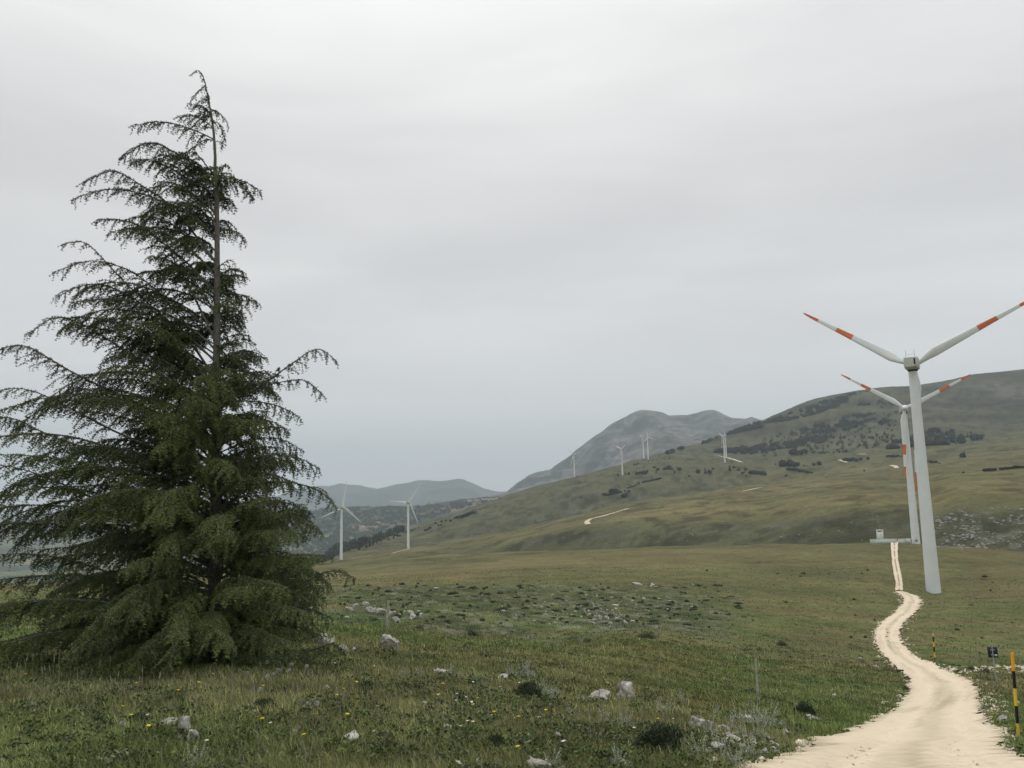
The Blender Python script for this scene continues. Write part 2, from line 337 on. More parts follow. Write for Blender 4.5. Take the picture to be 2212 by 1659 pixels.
OL = np.array([.112, .116, .050]); LU = np.array([.082, .108, .036]); TN = np.array([.190, .160, .078]); BR = np.array([.130, .112, .056])
DK = np.array([.062, .068, .036]); RKY = np.array([.115, .112, .085]); FARC = np.array([.098, .100, .056])
def mix(a, b, t): t = np.asarray(t)[..., None]; return a*(1-t)+b*t
def blob(px, py, cx, cy, sx, sy, tilt=0):
    dx = px-cx; dy = py-cy-tilt*dx; return np.exp(-(dx/sx)**2-(dy/sy)**2)
def ground_col(X, Y, Z):
    r = np.hypot(X, Y); px, py = proj(np.stack([X, Y, Z], -1)); az = np.arctan2(X, Y)
    i = np.clip((az-TG.az[0])/(TG.az[1]-TG.az[0]), 0, len(TG.az)-1).astype(int)
    L = lambda k: TG.R[i, k]
    c = mix(LU, OL, sst(.35, .65, fbm(X/6, Y/6, 3, 21)))
    c = mix(c, mix(OL, TN, .25+0*r), sst(60, 300, r))
    c = mix(c, BR, .5*sst(.5, .68, fbm(X/14+3, Y/14, 3, 22))*sst(8, 25, r))
    c = mix(c, TN, .5*sst(.5, .72, fbm(X/90, Y/90, 4, 24))*sst(120, 400, r)*(1-sst(900, 2000, r)))
    # brown seeding grass on the near rise and the rusty meadow beside the road
    for b in ((1150,1420,330,26,.06,.75),(1400,1430,160,40,.15,.8),(1520,1520,200,28,.1,.8),(1640,1300,160,28,-.1,.6),(1480,1365,150,25,0,.5),(2130,1215,70,40,0,.7),(2100,1480,80,16,0,.8),(1750,1330,120,25,0,.4)):
        c = mix(c, BR*np.array([1.05, 1.0, .9]), .5*b[5]*blob(px, py, *b[:5])*sst(.3, .6, fbm(X/3+9, Y/3, 3, 33)))
    for b in ((1040,1233,60,11,-.25,.75),(990,1245,50,9,-.1,.6),(830,1240,110,14,-.05,.4),(1480,1105,190,10,-.03,.75),(1800,1085,120,9,-.05,.5),(1650,1060,160,8,-.08,.4),(1150,1205,90,6,-.04,.5)):
        c = mix(c, TN, b[5]*blob(px, py, *b[:5]))
    for b in ((1100,1395,160,12,.05,.7),(1250,1375,150,12,-.1,.6)): c = mix(c, LU*1.08, b[5]*blob(px, py, *b[:5]))
    c = mix(c, DK*1.2, .5*blob(px, py, 300, 1480, 420, 45))  # shade under the cedar and vignetting, painted into the ground and grass colour
    # rocky heath in the bowl
    hb = sst(L(6)*.95, L(6)*1.15, r)*(1-sst(L(8)*.85, L(8)*1.1, r))*sst(650, 760, px)*(1-sst(1480, 1680, px))
    c = mix(c, DK*np.array([.95, 1.1, .95]), .85*hb*sst(.30, .52, fbm(X/2.6, Y/5, 3, 27))); c = mix(c, RKY*1.5, .6*hb*sst(.6, .72, fbm(X/1.3, Y/2.5, 3, 28)))
    # steep stony bank beyond the first crest
    bk = sst(L(10)*1.02, L(11), r)*(1-sst(L(12)*.93, L(12)*1.0, r))*sst(850, 1150, px)
    c = mix(c, DK*1.25, .85*bk); c = mix(c, RKY, .55*bk*sst(.48, .66, fbm(X/7, Y/7, 4, 29)))
    rv = bk*sst(1985, 2060, px); c = mix(c, RKY*1.4, .7*rv*sst(.47, .62, fbm(X/4, Y/4, 4, 30))); c = mix(c, DK*.8, .6*rv*sst(.5, .6, fbm(X/6+40, Y/6, 3, 31)))
    # gully beyond the second crest
    gl = sst(L(13)*1.0, L(14)*1.02, r)*(1-sst(L(15)*.86, L(15)*1.02, r))*sst(700, 950, px)*(1-sst(1450, 1700, px))
    c = mix(c, DK*1.15, .8*gl); c = mix(c, RKY*1.3, .5*gl*sst(.55, .68, fbm(X/12, Y/12, 4, 32)))
    fr = sst(L(14), L(15), r); c = mix(c, FARC, .7*fr)
    c = mix(c, np.array([.052, .056, .040]), .8*sst(1800, 2900, r)*sst(.36, .60, fbm(X/150, Y/110, 6, 35, .6))); c = mix(c, c*.72, sst(2500, 3200, r)*sst(1850, 2100, px))
    c = mix(c, RKY*1.2, .65*sst(2300, 3300, r)*sst(1900, 2150, px)*sst(.46, .66, fbm(X/170+5, Y/170, 5, 36)))
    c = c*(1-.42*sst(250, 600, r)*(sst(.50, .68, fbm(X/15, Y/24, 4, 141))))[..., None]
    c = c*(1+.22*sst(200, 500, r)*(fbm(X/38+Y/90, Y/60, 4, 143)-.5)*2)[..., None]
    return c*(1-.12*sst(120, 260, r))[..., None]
def polar_mesh(name, T, colf, m, wrap=False):
    az = T.az; h = T.h; na, nr = h.shape
    X, Y = T.X, T.Y; C = colf(X.ravel(), Y.ravel(), h.ravel()).reshape(na, nr, 3)
    if wrap:    # carry the ground round behind the camera
        ea = np.linspace(az[-1], az[0]+2*math.pi, 60)[1:-1]; t = np.linspace(0, 1, 60)[1:-1]; t = t*t*(3-2*t)
        hh = h[-1][None]*(1-t[:, None])+h[0][None]*t[:, None]; cc = C[-1][None]*(1-t[:, None, None])+C[0][None]*t[:, None, None]
        X = np.vstack([X, np.sin(ea)[:, None]*T.r]); Y = np.vstack([Y, np.cos(ea)[:, None]*T.r]); h = np.vstack([h, hh]); C = np.concatenate([C, cc]); na = len(h)
    V = np.stack([X, Y, h], -1).reshape(-1, 3)
    i = np.arange(na if wrap else na-1)[:, None]*nr; i2 = ((np.arange(na if wrap else na-1)+1) % na)[:, None]*nr; j = np.arange(nr-1)[None]
    F = np.stack([i+j, i+j+1, i2+j+1, i2+j], -1).reshape(-1, 4)
    C = C.reshape(-1, 3)
    if wrap:
        V = np.vstack([V, [0, 0, -1.7]]); c = len(V)-1; C = np.vstack([C, C[:1]])
        ii = np.arange(na)*nr; F3 = np.stack([ii, (np.roll(ii, -1)), np.full(na, c)], -1); F3 = F3[:, [0, 1, 2]]
        return mk(name, V, [F, F3], m, smooth=True, cols=C)
    return mk(name, V, F, m, smooth=True, cols=C)
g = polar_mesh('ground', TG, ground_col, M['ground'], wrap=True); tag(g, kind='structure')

# wooded middle hills with the valley, grey rocky mountain, far blue hills
H_LINES = [
 [(-500,1330,2000),(400,1330,2000),(700,1290,2000),(1200,1180,2100)],
 [(-500,1264,3000),(400,1252,3000),(700,1207,2900),(900,1162,2900),(1150,1104,2900)],
 [(-500,1215,4200),(400,1200,4000),(700,1162,3700),(900,1130,3600),(1150,1088,3500)],
 [(-500,1165,6300),(0,1160,6200),(300,1150,6000),(500,1130,5600),(600,1114,5300),(640,1109,5200),(678,1104,5000),(703,1098,5000),(727,1094.6,4800),(827,1094.6,4600),(901,1094.6,4500),(926,1092,4400),(951,1088,4300),(975,1085,4250),(1000,1080,4200),(1025,1078.5,4100),(1050,1075,4000),(1075,1074,4000),(1200,1070,4000)],
 [(-500,1185,7000),(500,1150,6600),(800,1112,5600),(1200,1100,4800)],
 [(-500,1195,8500),(1200,1130,8500)],
]
RH = np.geomspace(1990, 8600, 300)
TH = Terrain(H_LINES, RH, naz=900, noise=lambda s: (fbm(s.X/160, s.Y/160, 5, 51)-.5)*26*sst(2300, 3200, s.r[None]))
def hill_col(X, Y, Z):
    wood = sst(.40, .56, fbm(X/150, Y/260, 5, 52)); px, py = proj(np.stack([X, Y, Z], -1))
    wood = np.maximum(wood, sst(1150, 1120, py))
    c = mix(np.array([.115, .125, .06]), np.array([.048, .062, .040]), wood)
    c = mix(c, np.array([.19, .165, .085]), .8*sst(.60, .68, fbm(X/90+9, Y/180, 3, 53))*(1-wood*.6))
    for b in ((815,1136,34,4,0,.95),(770,1140,22,3,0,.9),(795,1147,16,4,0,.8),(1010,1095,60,5,-.2,.6),(960,1102,50,6,-.2,.4)): c = mix(c, np.array([.23, .17, .10]), b[5]*blob(px, py, *b[:5]))
    return c
hm = polar_mesh('wooded_hills', TH, hill_col, M['hill']); tag(hm, kind='structure')

B_LINES = [
 [(1000,1120,4300),(1300,1100,4300),(1500,1040,4300),(1800,1010,4300)],
 [(1000,1095,5000),(1100,1085,5000),(1250,1050,5000),(1340,1000,4900),(1400,962,4900),(1420,950,4900),(1440,946,4900),(1457,947,4900),(1474,951,4900),(1489,959,4900),(1500,966,4900),(1560,985,4900),(1800,950,4900)],
 [(1000,1100,5600),(1100,1075,5600),(1250,1030,5600),(1340,975,5600),(1400,955,5600),(1457,950,5600),(1500,955,5600),(1560,950,5600),(1800,930,5600)],
 [(1040,1090,7200),(1097,1068.5,7200),(1107,1058.6,7200),(1122,1046,7200),(1142,1029,7200),(1164,1022.7,7200),(1189,1017.7,7200),(1201,1006.5,7200),(1231,985.5,7200),(1251,971.8,7200),(1266,959.4,7200),(1296,937,7200),(1320,921,7200),(1345,907,7200),(1365,897.4,7200),(1380,890,7200),(1397,888.7,7200),(1417,889.5,7200),(1429.5,892.5,7200),(1444.4,899,7200),(1462,898.7,7200),(1484,899,7200),(1504,895,7200),(1519,890,7200),(1541,889,7200),(1551,892.5,7200),(1563.4,900,7200),(1581,907.8,7200),(1608,909,7200),(1625.4,906,7200),(1640,912,7200),(1700,925,7200),(1850,960,7200)],
 [(1040,1130,8200),(1400,960,8200),(1850,1000,8200)],
]
def b_noise(s):
    X, Y = s.X, s.Y; q = 1-np.abs(fbm(X/420+Y/1500, Y/900, 5, 61)*2-1)
    env = sst(4500, 5000, s.r[None])*(1-.85*sst(6500, 7200, s.r[None]))
    return (q-.8)*190*env + (fbm(X/90, Y/90, 4, 62)-.5)*26*(.3+.7*env)
RB = np.geomspace(4250, 8300, 260)
TB = Terrain(B_LINES, RB, naz=1500, smooth=.06, noise=b_noise, lim=40)
sel = slice(np.searchsorted(TB.az, rad(-6)), np.searchsorted(TB.az, rad(22)))
for k in ('h', 'X', 'Y'): setattr(TB, k, getattr(TB, k)[sel])
TB.az = TB.az[sel]
def b_col(X, Y, Z):
    c = mix(np.array([.088, .088, .074]), np.array([.165, .158, .148]), sst(.38, .66, fbm(X/70, Y/110+Z/45, 6, 63, .65)))
    return mix(c, np.array([.045, .055, .035]), .8*sst(.56, .66, fbm(X/200+7, Y/200, 4, 64)))
tag(polar_mesh('grey_mountain', TB, b_col, M['hill']), kind='structure')

C_LINES = [
 [(-500,1190,9000),(1300,1120,9000)],
 [(-500,1120,13500),(0,1112,13500),(200,1106,13500),(400,1098,13500),(500,1088,13500),(603,1070,13500),(653,1052,13500),(670,1050,13500),(698,1048.7,13500),(710,1050.7,13500),(735,1043.7,13500),(752,1047,13500),(777,1048.7,13500),(797,1053.7,13500),(814,1056,13500),(834,1051.7,13500),(856,1046,13500),(876,1043.7,13500),(901,1038,13500),(926,1038,13500),(948,1040.5,13500),(970,1039.5,13500),(988,1035,13500),(1000,1036,13500),(1020,1043.7,13500),(1045,1055,13500),(1070,1061,13500),(1092,1062,13500),(1110,1066,13500),(1300,1080,13500)],
 [(-500,1150,15500),(1300,1110,15500)],
]
RC = np.geomspace(8900, 15800, 160)
TC = Terrain(C_LINES, RC, naz=1500, smooth=.06, noise=lambda s: (fbm(s.X/900, s.Y/1600, 5, 71)-.5)*330*sst(9200, 10500, s.r[None])*(1-.93*sst(12000, 13500, s.r[None])) + (fbm(s.X/150, s.Y/150, 3, 72)-.5)*16)
def c_col(X, Y, Z): return mix(np.array([.045, .058, .036]), np.array([.085, .09, .055]), sst(.4, .6, fbm(X/500, Y/500, 4, 73)))
tag(polar_mesh('distant_hills', TC, c_col, M['hill']), kind='structure')

# ------------------------------------------------------------------ roads and tracks laid on the ground
def drape(x, y, rmin=0): return TG.hit(x, y, rmin)
def ribbon(name, Ls, Rs, sub, nc, jag, lift, strip=0):
    def dens(P):
        P = np.array(P, float); t = np.arange(len(P)); tt = np.linspace(0, len(P)-1, (len(P)-1)*sub+1)
        k = np.hanning(2*(sub//2)+3); k /= k.sum(); o = []
        for c in range(2):
            v = np.interp(tt, t, P[:, c]); p = np.pad(v, len(k)//2, mode='reflect', reflect_type='odd'); o.append(np.convolve(p, k, 'valid'))
        return np.array(o).T
    A = dens(Ls); B = dens(Rs); n = len(A)
    PA = np.array([drape(*p) for p in A]); PB = np.array([drape(*p) for p in B])
    V = []; C = []
    base = np.array([.645, .55, .415])
    tj = np.linspace(0, 1, nc+1)[None]; GX = PA[:, :1]*(1-tj)+PB[:, :1]*tj; GY = PA[:, 1:2]*(1-tj)+PB[:, 1:2]*tj; DL = np.concatenate([[0], np.cumsum(np.hypot(*np.diff((PA+PB)[:, :2]/2, axis=0).T))])[:, None]; NQ = .65*fbm(tj*9+DL*.02, DL*.10+0*tj, 3, 84)+.35*fbm(GX*.35, GY*.2, 3, 86)
    for i in range(n):
        w = PB[i]-PA[i]; wl = np.hypot(w[0], w[1])
        ja = jag*(fbm(np.array([i*.9]), np.array([3.]), 3, 81)[0]-.5)*2; jb = jag*(fbm(np.array([i*.9]), np.array([9.]), 3, 82)[0]-.5)*2
        for j in range(nc+1):
            t = j/nc; t2 = t*(1+(-ja+jb)*1.0)+ja*(1-t)
            X, Y = PA[i, :2]+w[:2]*t2
            r = math.hypot(X, Y); rut = -.03*(math.exp(-((t-.27)/.07)**2)+math.exp(-((t-.73)/.07)**2))*min(1, 40/r)
            V.append((X, Y, float(TG.z(X, Y))+lift+r*.0011+rut - (.03 if j in (0, nc) else 0)))
            q = float(NQ[i, j]); s = (1-.16*max(0, q-.52)/.2)*(1-.12*math.exp(-((t-.5)/.10)**2))*(1+.05*(math.exp(-((t-.29)/.06)**2)+math.exp(-((t-.71)/.06)**2)))*(1-.22*math.exp(-(min(t, 1-t)/.05)**2)*(.4+q))
            if strip and abs(t-.5) < .17:
                g_ = fbm(np.array([i*.35]), np.array([0.]), 2, 85)[0]
                s *= 1-strip*sst(.40, .62, g_)*max(0, 1-abs(t-.5)/.17)
            C.append(base*s*(1 if s > .9 else np.array([.96, .97, .93]) if s > .8 else np.array([.92, .91, .86])))
    i = np.arange(n-1)[:, None]*(nc+1); j = np.arange(nc)[None]
    return mk(name, V, np.stack([i+j, i+j+1, i+nc+2+j, i+nc+1+j], -1).reshape(-1, 4), M['chalk'], smooth=True, cols=np.array(C))
tag(ribbon('road', RL, RR, 14, 26, .10, .035), kind='structure')
tag(ribbon('road', UL, UR, 16, 9, .06, .06, strip=.6), kind='structure')
def track(pts, w, name='track'):
    P = []
    for a, b in zip(pts[:-1], pts[1:]):
        for t in np.linspace(0, 1, 14)[:-1]: P.append(drape(a[0]+(b[0]-a[0])*t, a[1]+(b[1]-a[1])*t))
    P.append(drape(*pts[-1])); P = np.array(P)
    k = np.ones(5)/5; Q = P.copy()
    for c in range(2): Q[:, c] = np.convolve(np.pad(P[:, c], 2, mode='edge'), k, 'valid')
    T = np.gradient(Q[:, :2], axis=0); T /= np.linalg.norm(T, axis=1)[:, None]+1e-9; Nn = np.stack([-T[:, 1], T[:, 0]], 1)
    V = []; 
    for i in range(len(Q)):
        for sgn in (-1, -.33, .33, 1):
            xy = Q[i, :2]+Nn[i]*sgn*w*.5*(1+.25*math.sin(i*1.7)); r = np.hypot(*xy); V.append((*xy, float(TG.z(*xy))+.12+r*.0005))
    i = np.arange(len(Q)-1)[:, None]*4; j = np.arange(3)[None]
    o = mk(name, V, np.stack([i+j, i+j+1, i+5+j, i+4+j], -1).reshape(-1, 4), M['chalk'], smooth=True, cols=np.full((len(V), 3), (.55, .49, .36)))
    return tag(o, kind='structure')
r5 = lambda u, v: (1097.2+.248*u, 850.3+.248*v); r6 = lambda u, v: (1645.8+.2559*u, 630.9+.2559*v)
r4 = lambda u, v: (603.5+.248*u, 850.3+.248*v); z4 = lambda u, v: (1206.9+.124*u, 905.2+.124*v); z5 = lambda u, v: (1426.4+.0992*u, 877.8+.0992*v)
track([r5(700,1142), r5(684,1118), r5(720,1095), r5(830,1070), r5(930,1040), r5(1050,1003)], 5)
track([r5(1822,542), r5(1900,560), r5(2050,603)], 6); track([r4(980,1396), r4(1060,1372), r4(1130,1362)], 5)
track([r5(2040,855), r5(2120,838), r5(2212,820)], 4); track([r6(1085,1466), r6(1125,1474), r6(1143,1490)], 7)
track([r6(650,1418), r6(690,1432), r6(720,1442)], 6); track([r6(795,1370), r6(885,1373)], 6)

# ------------------------------------------------------------------ scatter positions
def log_scatter(n, r0, r1, a0=-34, a1=34, power=1.0):
    r = np.exp(rng.uniform(math.log(r0), math.log(r1), n)); a = np.radians(rng.uniform(a0, a1, n))
    X = np.sin(a)*r; Y = np.cos(a)*r; return X, Y, TG.z(X, Y)
def offroad(X, Y, Z):
    px, py = proj(np.stack([X, Y, Z], -1)); k = np.ones(len(X), bool)
    for P in ROADPOLY: k &= ~inpoly(px, py, P)
    return k

# ------------------------------------------------------------------ grass
def blades(n, r0, r1, hmin, hmax, wpx, name, label, tone=2.12, clump=10, a=(-35, 35)):
    X, Y, Z = log_scatter(n//clump, r0, r1, *a); k = offroad(X, Y, Z); X, Y = X[k], Y[k]
    X = np.repeat(X, clump); Y = np.repeat(Y, clump); r = np.hypot(X, Y)
    sp_ = .05+.010*r; X = X+rng.normal(0, 1, len(X))*sp_*.5; Y = Y+rng.normal(0, 1, len(X))*sp_*.5; Z = TG.z(X, Y)-.01
    k = offroad(X, Y, Z+.03); X, Y, Z = X[k], Y[k], Z[k]; n = len(X); r = np.hypot(X, Y)
    dens = fbm(X/2.2, Y/2.2, 3, 91); h = (hmin+(hmax-hmin)*rng.random(n)**2)*(.45+1.1*dens)*np.clip(.8+r/60, .8, 1.5)
    w = np.maximum(.0035, r*wpx/825.0)*(.6+.8*rng.random(n))
    th = rng.random(n)*2*math.pi; ln = (.15+.6*rng.random(n))*h; la = rng.random(n)*2*math.pi
    ln_x = np.cos(la)*ln-.12*h; ln_y = np.sin(la)*ln
    wx = np.cos(th)*w/2; wy = np.sin(th)*w/2
    P0 = np.stack([X-wx, Y-wy, Z], 1); P1 = np.stack([X+wx, Y+wy, Z], 1)
    P2 = np.stack([X+wx*.7+ln_x*.35, Y+wy*.7+ln_y*.35, Z+h*.6], 1); P3 = np.stack([X-wx*.7+ln_x*.35, Y-wy*.7+ln_y*.35, Z+h*.6], 1)
    P4 = np.stack([X+ln_x, Y+ln_y, Z+h*.95], 1)
    V = np.stack([P0, P1, P2, P3, P4], 1).reshape(-1, 3); b = np.arange(n)*5
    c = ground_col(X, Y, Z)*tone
    c = c*(.55+.9*rng.random(n))[:, None]
    pat = fbm(X/.9, Y/.9, 3, 94); c = c*(.72+.5*sst(.3, .7, pat))[:, None]
    dry = rng.random(n) < .15; c[dry] = c[dry]*np.array([1.75, 1.55, 1.7])
    cc = np.repeat(c, 5, axis=0)
    o = mk(name, V, [np.stack([b, b+1, b+2, b+3], 1), np.stack([b+3, b+2, b+4], 1)], M['blade'], cols=cc)
    return tag(o, label, 'grass', kind='stuff')
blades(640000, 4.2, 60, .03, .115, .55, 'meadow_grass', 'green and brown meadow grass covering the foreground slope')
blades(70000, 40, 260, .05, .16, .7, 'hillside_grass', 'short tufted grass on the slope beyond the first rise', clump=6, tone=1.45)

# ------------------------------------------------------------------ leafy mounds
def leafy(n, size, col, var, lw=.5, seed=0, flat=.55, up=.3, top=None):
    """cloud of small leaf faces filling a dome of radius 1"""
    g_ = np.random.default_rng(seed)
    u = g_.normal(size=(n, 3)); u /= np.linalg.norm(u, axis=1)[:, None]; u[:, 2] = np.abs(u[:, 2])
    rr = g_.random(n)**.45; lump = .72+.45*vnoise(u[:, 0]*2.6+5, u[:, 1]*2.6+u[:, 2]*2, seed)
    P = u*(rr*lump)[:, None]; P[:, 2] *= flat
    d = g_.normal(size=(n, 3)); d[:, 2] += up*2; d /= np.linalg.norm(d, axis=1)[:, None]
    s_ = np.cross(d, g_.normal(size=(n, 3))); s_ /= np.linalg.norm(s_, axis=1)[:, None]+1e-9
    L = size*(.6+.8*g_.random(n))[:, None]
    V = np.stack([P-s_*L*lw*.5, P+s_*L*lw*.5, P+d*L], 1).reshape(-1, 3)
    c = np.array(col)[None]*(1-var+2*var*g_.random(n))[:, None]
    if top is not None: c = np.where((g_.random(n) < .25)[:, None], np.array(top)[None], c)
    return V, np.arange(n*3).reshape(-1, 3), np.repeat(c, 3, axis=0)
def mesh_only(V, F, C, m, name):
    o = mk(name, V, F, m, cols=C); return o

# low broad-leaved herbs and dry stalks mixed into the turf
X, Y, Z = log_scatter(6500, 4.6, 75, -35, 35); kk = offroad(X, Y, Z); X, Y, Z = X[kk], Y[kk], Z[kk]; pt = fbm(X/1.3+5, Y/1.3, 3, 131)
kk = pt > .44; X, Y, Z, pt = X[kk], Y[kk], Z[kk], pt[kk]; n = len(X); Kl = 26; r = np.hypot(X, Y)
sz_ = (.05+.10*rng.random(n)**2)*(1+r/40); th = rng.random((n, Kl))*6.283; rr = np.sqrt(rng.random((n, Kl)))*sz_[:, None]
P = np.stack([X[:, None]+np.cos(th)*rr, Y[:, None]+np.sin(th)*rr, (Z[:, None]+(.02+.55*sz_[:, None]*rng.random((n, Kl))*(1-(rr/sz_[:, None])**2)))], -1)
d = rng.normal(size=(n, Kl, 3)); d[..., 2] = np.abs(d[..., 2])*.6; d /= np.linalg.norm(d, axis=-1, keepdims=True); s_ = np.cross(d, rng.normal(size=(n, Kl, 3))); s_ /= np.linalg.norm(s_, axis=-1, keepdims=True)
Lf = (.018+.02*rng.random((n, Kl, 1)))*(1+r/30)[:, None, None]
V = np.stack([P, P+d*Lf*.5+s_*Lf*.28, P+d*Lf, P+d*Lf*.5-s_*Lf*.28], 2).reshape(-1, 3)
pal = np.array([[.055, .075, .030], [.075, .105, .035], [.110, .150, .045], [.13, .14, .085], [.06, .065, .04]]); C = pal[rng.choice(5, n, p=[.32, .28, .2, .08, .12])]
C = np.repeat(C, Kl*4, axis=0)*(.75+.5*np.repeat(rng.random(n*Kl), 4))[:, None]
tag(mk('meadow_herbs', V, np.arange(len(V)).reshape(-1, 4), M['leaf'], cols=C), 'patches of broad leaved green herbs mixed into the meadow grass', 'herbs', kind='stuff')
X, Y, Z = log_scatter(5200, 5, 70, -35, 35); kk = offroad(X, Y, Z) & (fbm(X/2.1, Y/2.1+7, 3, 137) > .46); X, Y, Z = X[kk], Y[kk], Z[kk]; n = len(X); r = np.hypot(X, Y)
h_ = (.07+.18*rng.random(n)**1.5)*(1+r/120); w_ = np.maximum(.0018, r*.32/825); a_ = rng.random(n)*6.283; lx = np.cos(a_)*h_*.3*rng.random(n)-.05*h_; ly = np.sin(a_)*h_*.3*rng.random(n); hd = h_*.22
b0 = np.stack([X, Y, Z], 1); t0 = b0+np.stack([lx, ly, h_], 1); dx = np.stack([w_, 0*w_, 0*w_], 1); t1 = b0+(t0-b0)*.75
V = np.stack([b0-dx*.5, b0+dx*.5, t1+dx*.5, t1-dx*.5, t1-dx*1.6, t1+dx*1.6, t0+dx*.7, t0-dx*.7], 1).reshape(-1, 3); q_ = np.arange(n)*8
C = np.repeat(np.array([[.20, .19, .10], [.26, .24, .16], [.15, .17, .08], [.30, .28, .22]])[rng.integers(0, 4, n)], 8, axis=0)
tag(mk('dry_stalks', V, np.concatenate([np.stack([q_, q_+1, q_+2, q_+3], 1), np.stack([q_+4, q_+5, q_+6, q_+7], 1)]), M['leaf'], cols=C), 'pale seed bearing grass stalks standing above the meadow turf', 'grass', kind='stuff')

# ------------------------------------------------------------------ rocks
def rock_mesh(seed, sharp=.5):
    import bmesh
    bm = bmesh.new(); bmesh.ops.create_icosphere(bm, subdivisions=4, radius=1)
    V = np.array([v.co for v in bm.verts]); F = np.array([[v.index for v in f.verts] for f in bm.faces]); bm.free()
    g_ = np.random.default_rng(seed)
    for k in range(16):                     # planes cut facets
        d = g_.normal(size=3); d /= np.linalg.norm(d); c = .38+.45*g_.random(); t = V@d; V = V-np.clip(t-c, 0, None)[:, None]*d*.96
    V = V/np.abs(V).max(0)*np.array([1, 1, .9])
    n1 = vnoise(V[:, 0]*2.2+seed, V[:, 1]*2.2+V[:, 2]*1.7, seed); n2 = vnoise(V[:, 0]*6+V[:, 2]*5, V[:, 1]*6, seed+5); n3 = vnoise(V[:, 0]*14+V[:, 2]*11, V[:, 1]*14-V[:, 2]*9, seed+8)
    V = V*(.72+.34*n1+.26*n2+.16*n3)[:, None]
    return V, F
ROCKS = [rock_mesh(s) for s in range(7)]
_rm = {}
def rock(x, y, wpx, hpx, label, k=None, rz=0, group='pale limestone rocks in the meadow', name='rock', tilt=0, P=None):
    k = (abs(hash((round(x), round(y)))) % 7) if k is None else k
    if P is None: P = TG.hit(x, y)
    d = P@VF; w = wpx*d/FPX; h = hpx*d/FPX
    if k not in _rm:
        o = mk(name, *ROCKS[k], M['rock'], smooth=False); _rm[k] = o
    else:
        o = _rm[k].copy(); COL.objects.link(o)
    o.name = name; o.location = (P[0], P[1], P[2]+h*.22); o.scale = (w*.56, w*.5, h*.72); o.rotation_euler = (tilt*.3, tilt, rz)
    return tag(o, label, 'rock', group)
RLIST = [
 (694,1394,24,19,'pale pointed rock at the tip of the low cedar branch',1,.3),(718,1394,17,12,'rounded rock just right of the pointed rock by the cedar',2,0),(742,1406,14,11,'small pale rock between the cedar and the lone pyramid rock',3,1),
 (763,1408,8,8,'smallest stone right of the cedar skirt',4,0),(837,1400,30,24,'pyramid shaped pale rock standing below the wooden post',0,.4),
 (951,1459,28,10,'low white rock amid pale flower stalks in mid meadow',5,.1),(1087,1468,26,10,'low grey rock behind the dark clump in mid meadow',6,.8),
 (762,1600,36,13,'flat white slab with reddish plants behind it',2,.2),(915,1524,16,6,'thin sliver of stone half sunk in grass left of centre',1,1),(969,1576,15,9,'small grey stone in lower centre grass',3,.5),(1138,1593,18,9,'low grey stone right of the lower centre',4,.2),
 (1206,1604,17,18,'upright egg shaped stone right of the lower centre',0,.2),(1296,1514,40,20,'broad lichen spotted rock left of a leaning one',6,.3),(1350,1509,34,27,'leaning wedge shaped rock beside the broad lichen spotted rock',1,0),
 (1363,1621,14,14,'white stone at the left foot of the dark bush',5,.3),(1507,1577,36,24,'craggy pale rock at the left of the rubble by the road',0,1.1),(1566,1583,20,13,'knob of pale rock topping the rubble heap',3,.2),(1582,1605,48,12,'long tilted slab in the rubble heap',2,.3),
 (1552,1622,26,14,'pale broken rock under the tilted slab',4,.8),(1610,1566,18,16,'pale rock among the silvery weeds left of the road',5,.5),(1628,1610,13,13,'squarish stone right of the tilted slab',6,.1),(1670,1616,14,13,'stone beside the road edge, upper of two',0,.4),(1670,1628,14,11,'stone beside the road edge, lower of two',1,.9),
 (1700,1592,15,13,'rounded white stone near the grassy road bend',2,.3),(1655,1578,15,7,'flat stone above the squarish stone',3,.2),
 (1540,1652,24,12,'lowest stone of the rubble heap near the bottom edge',4,.2),
 (225,1650,24,10,'white stone near the bottom left edge',5,.2),(396,1588,25,30,'tall white upright rock in front of the cedar',1,.2),(362,1568,34,14,'low flat rock left of the tall white one',6,.4),(420,1598,18,16,'small dark grey rock right of the tall white one',3,.2),
 (3,1647,12,8,'pale stone cut by the left edge of the view',2,.1),(1033,1650,10,10,'small white stone near the bottom edge left of centre',4,.3),(990,1662,18,15,'white triangular stone at the very bottom edge',0,.5),(1157,1664,36,18,'grey rounded boulder at the bottom edge centre',5,.2),
 (2167,1559,17,12,'white stone right of the road before the striped pole',6,.2),(1756,1557,34,7,'narrow pale ledge beside the dark shrub left of the road',2,.3),
 (1857,1425,8,4,'tiny white stone in the meadow left of the road bend',1,.2),(1894,1443,9,5,'white stone beside the left road edge at the bend',3,.1),(1802,1505,10,5,'flat white stone in the meadow left of the widening road',4,.1),
 (942,1274,10,4,'lone white stone far out on the field edge',5,.2)]
for a in RLIST: rock(a[0], a[1], a[2]*1.2, a[3]*1.45, a[4], a[5], a[6], 'pale limestone rocks in the meadow')
for i in range(34):
    t = rng.random(); x = 1495+t*170+rng.normal(0, 8); y = 1585+t*32+rng.normal(0, 15)
    if y < 1660 and not inpoly(np.array([x]), np.array([y]), ROADPOLY[0])[0]: rock(x, y, 8+rng.random()**2*16, 9+rng.random()**2*10, 'pale broken stone in the weedy rubble heap left of the gravel road', None, rng.random()*3, 'broken stones of the roadside rubble heap')
zA = lambda u, v: (658.3+.248*u, 1206.9+.248*v); zB = lambda u, v: (1152+.248*u, 1206.9+.248*v)
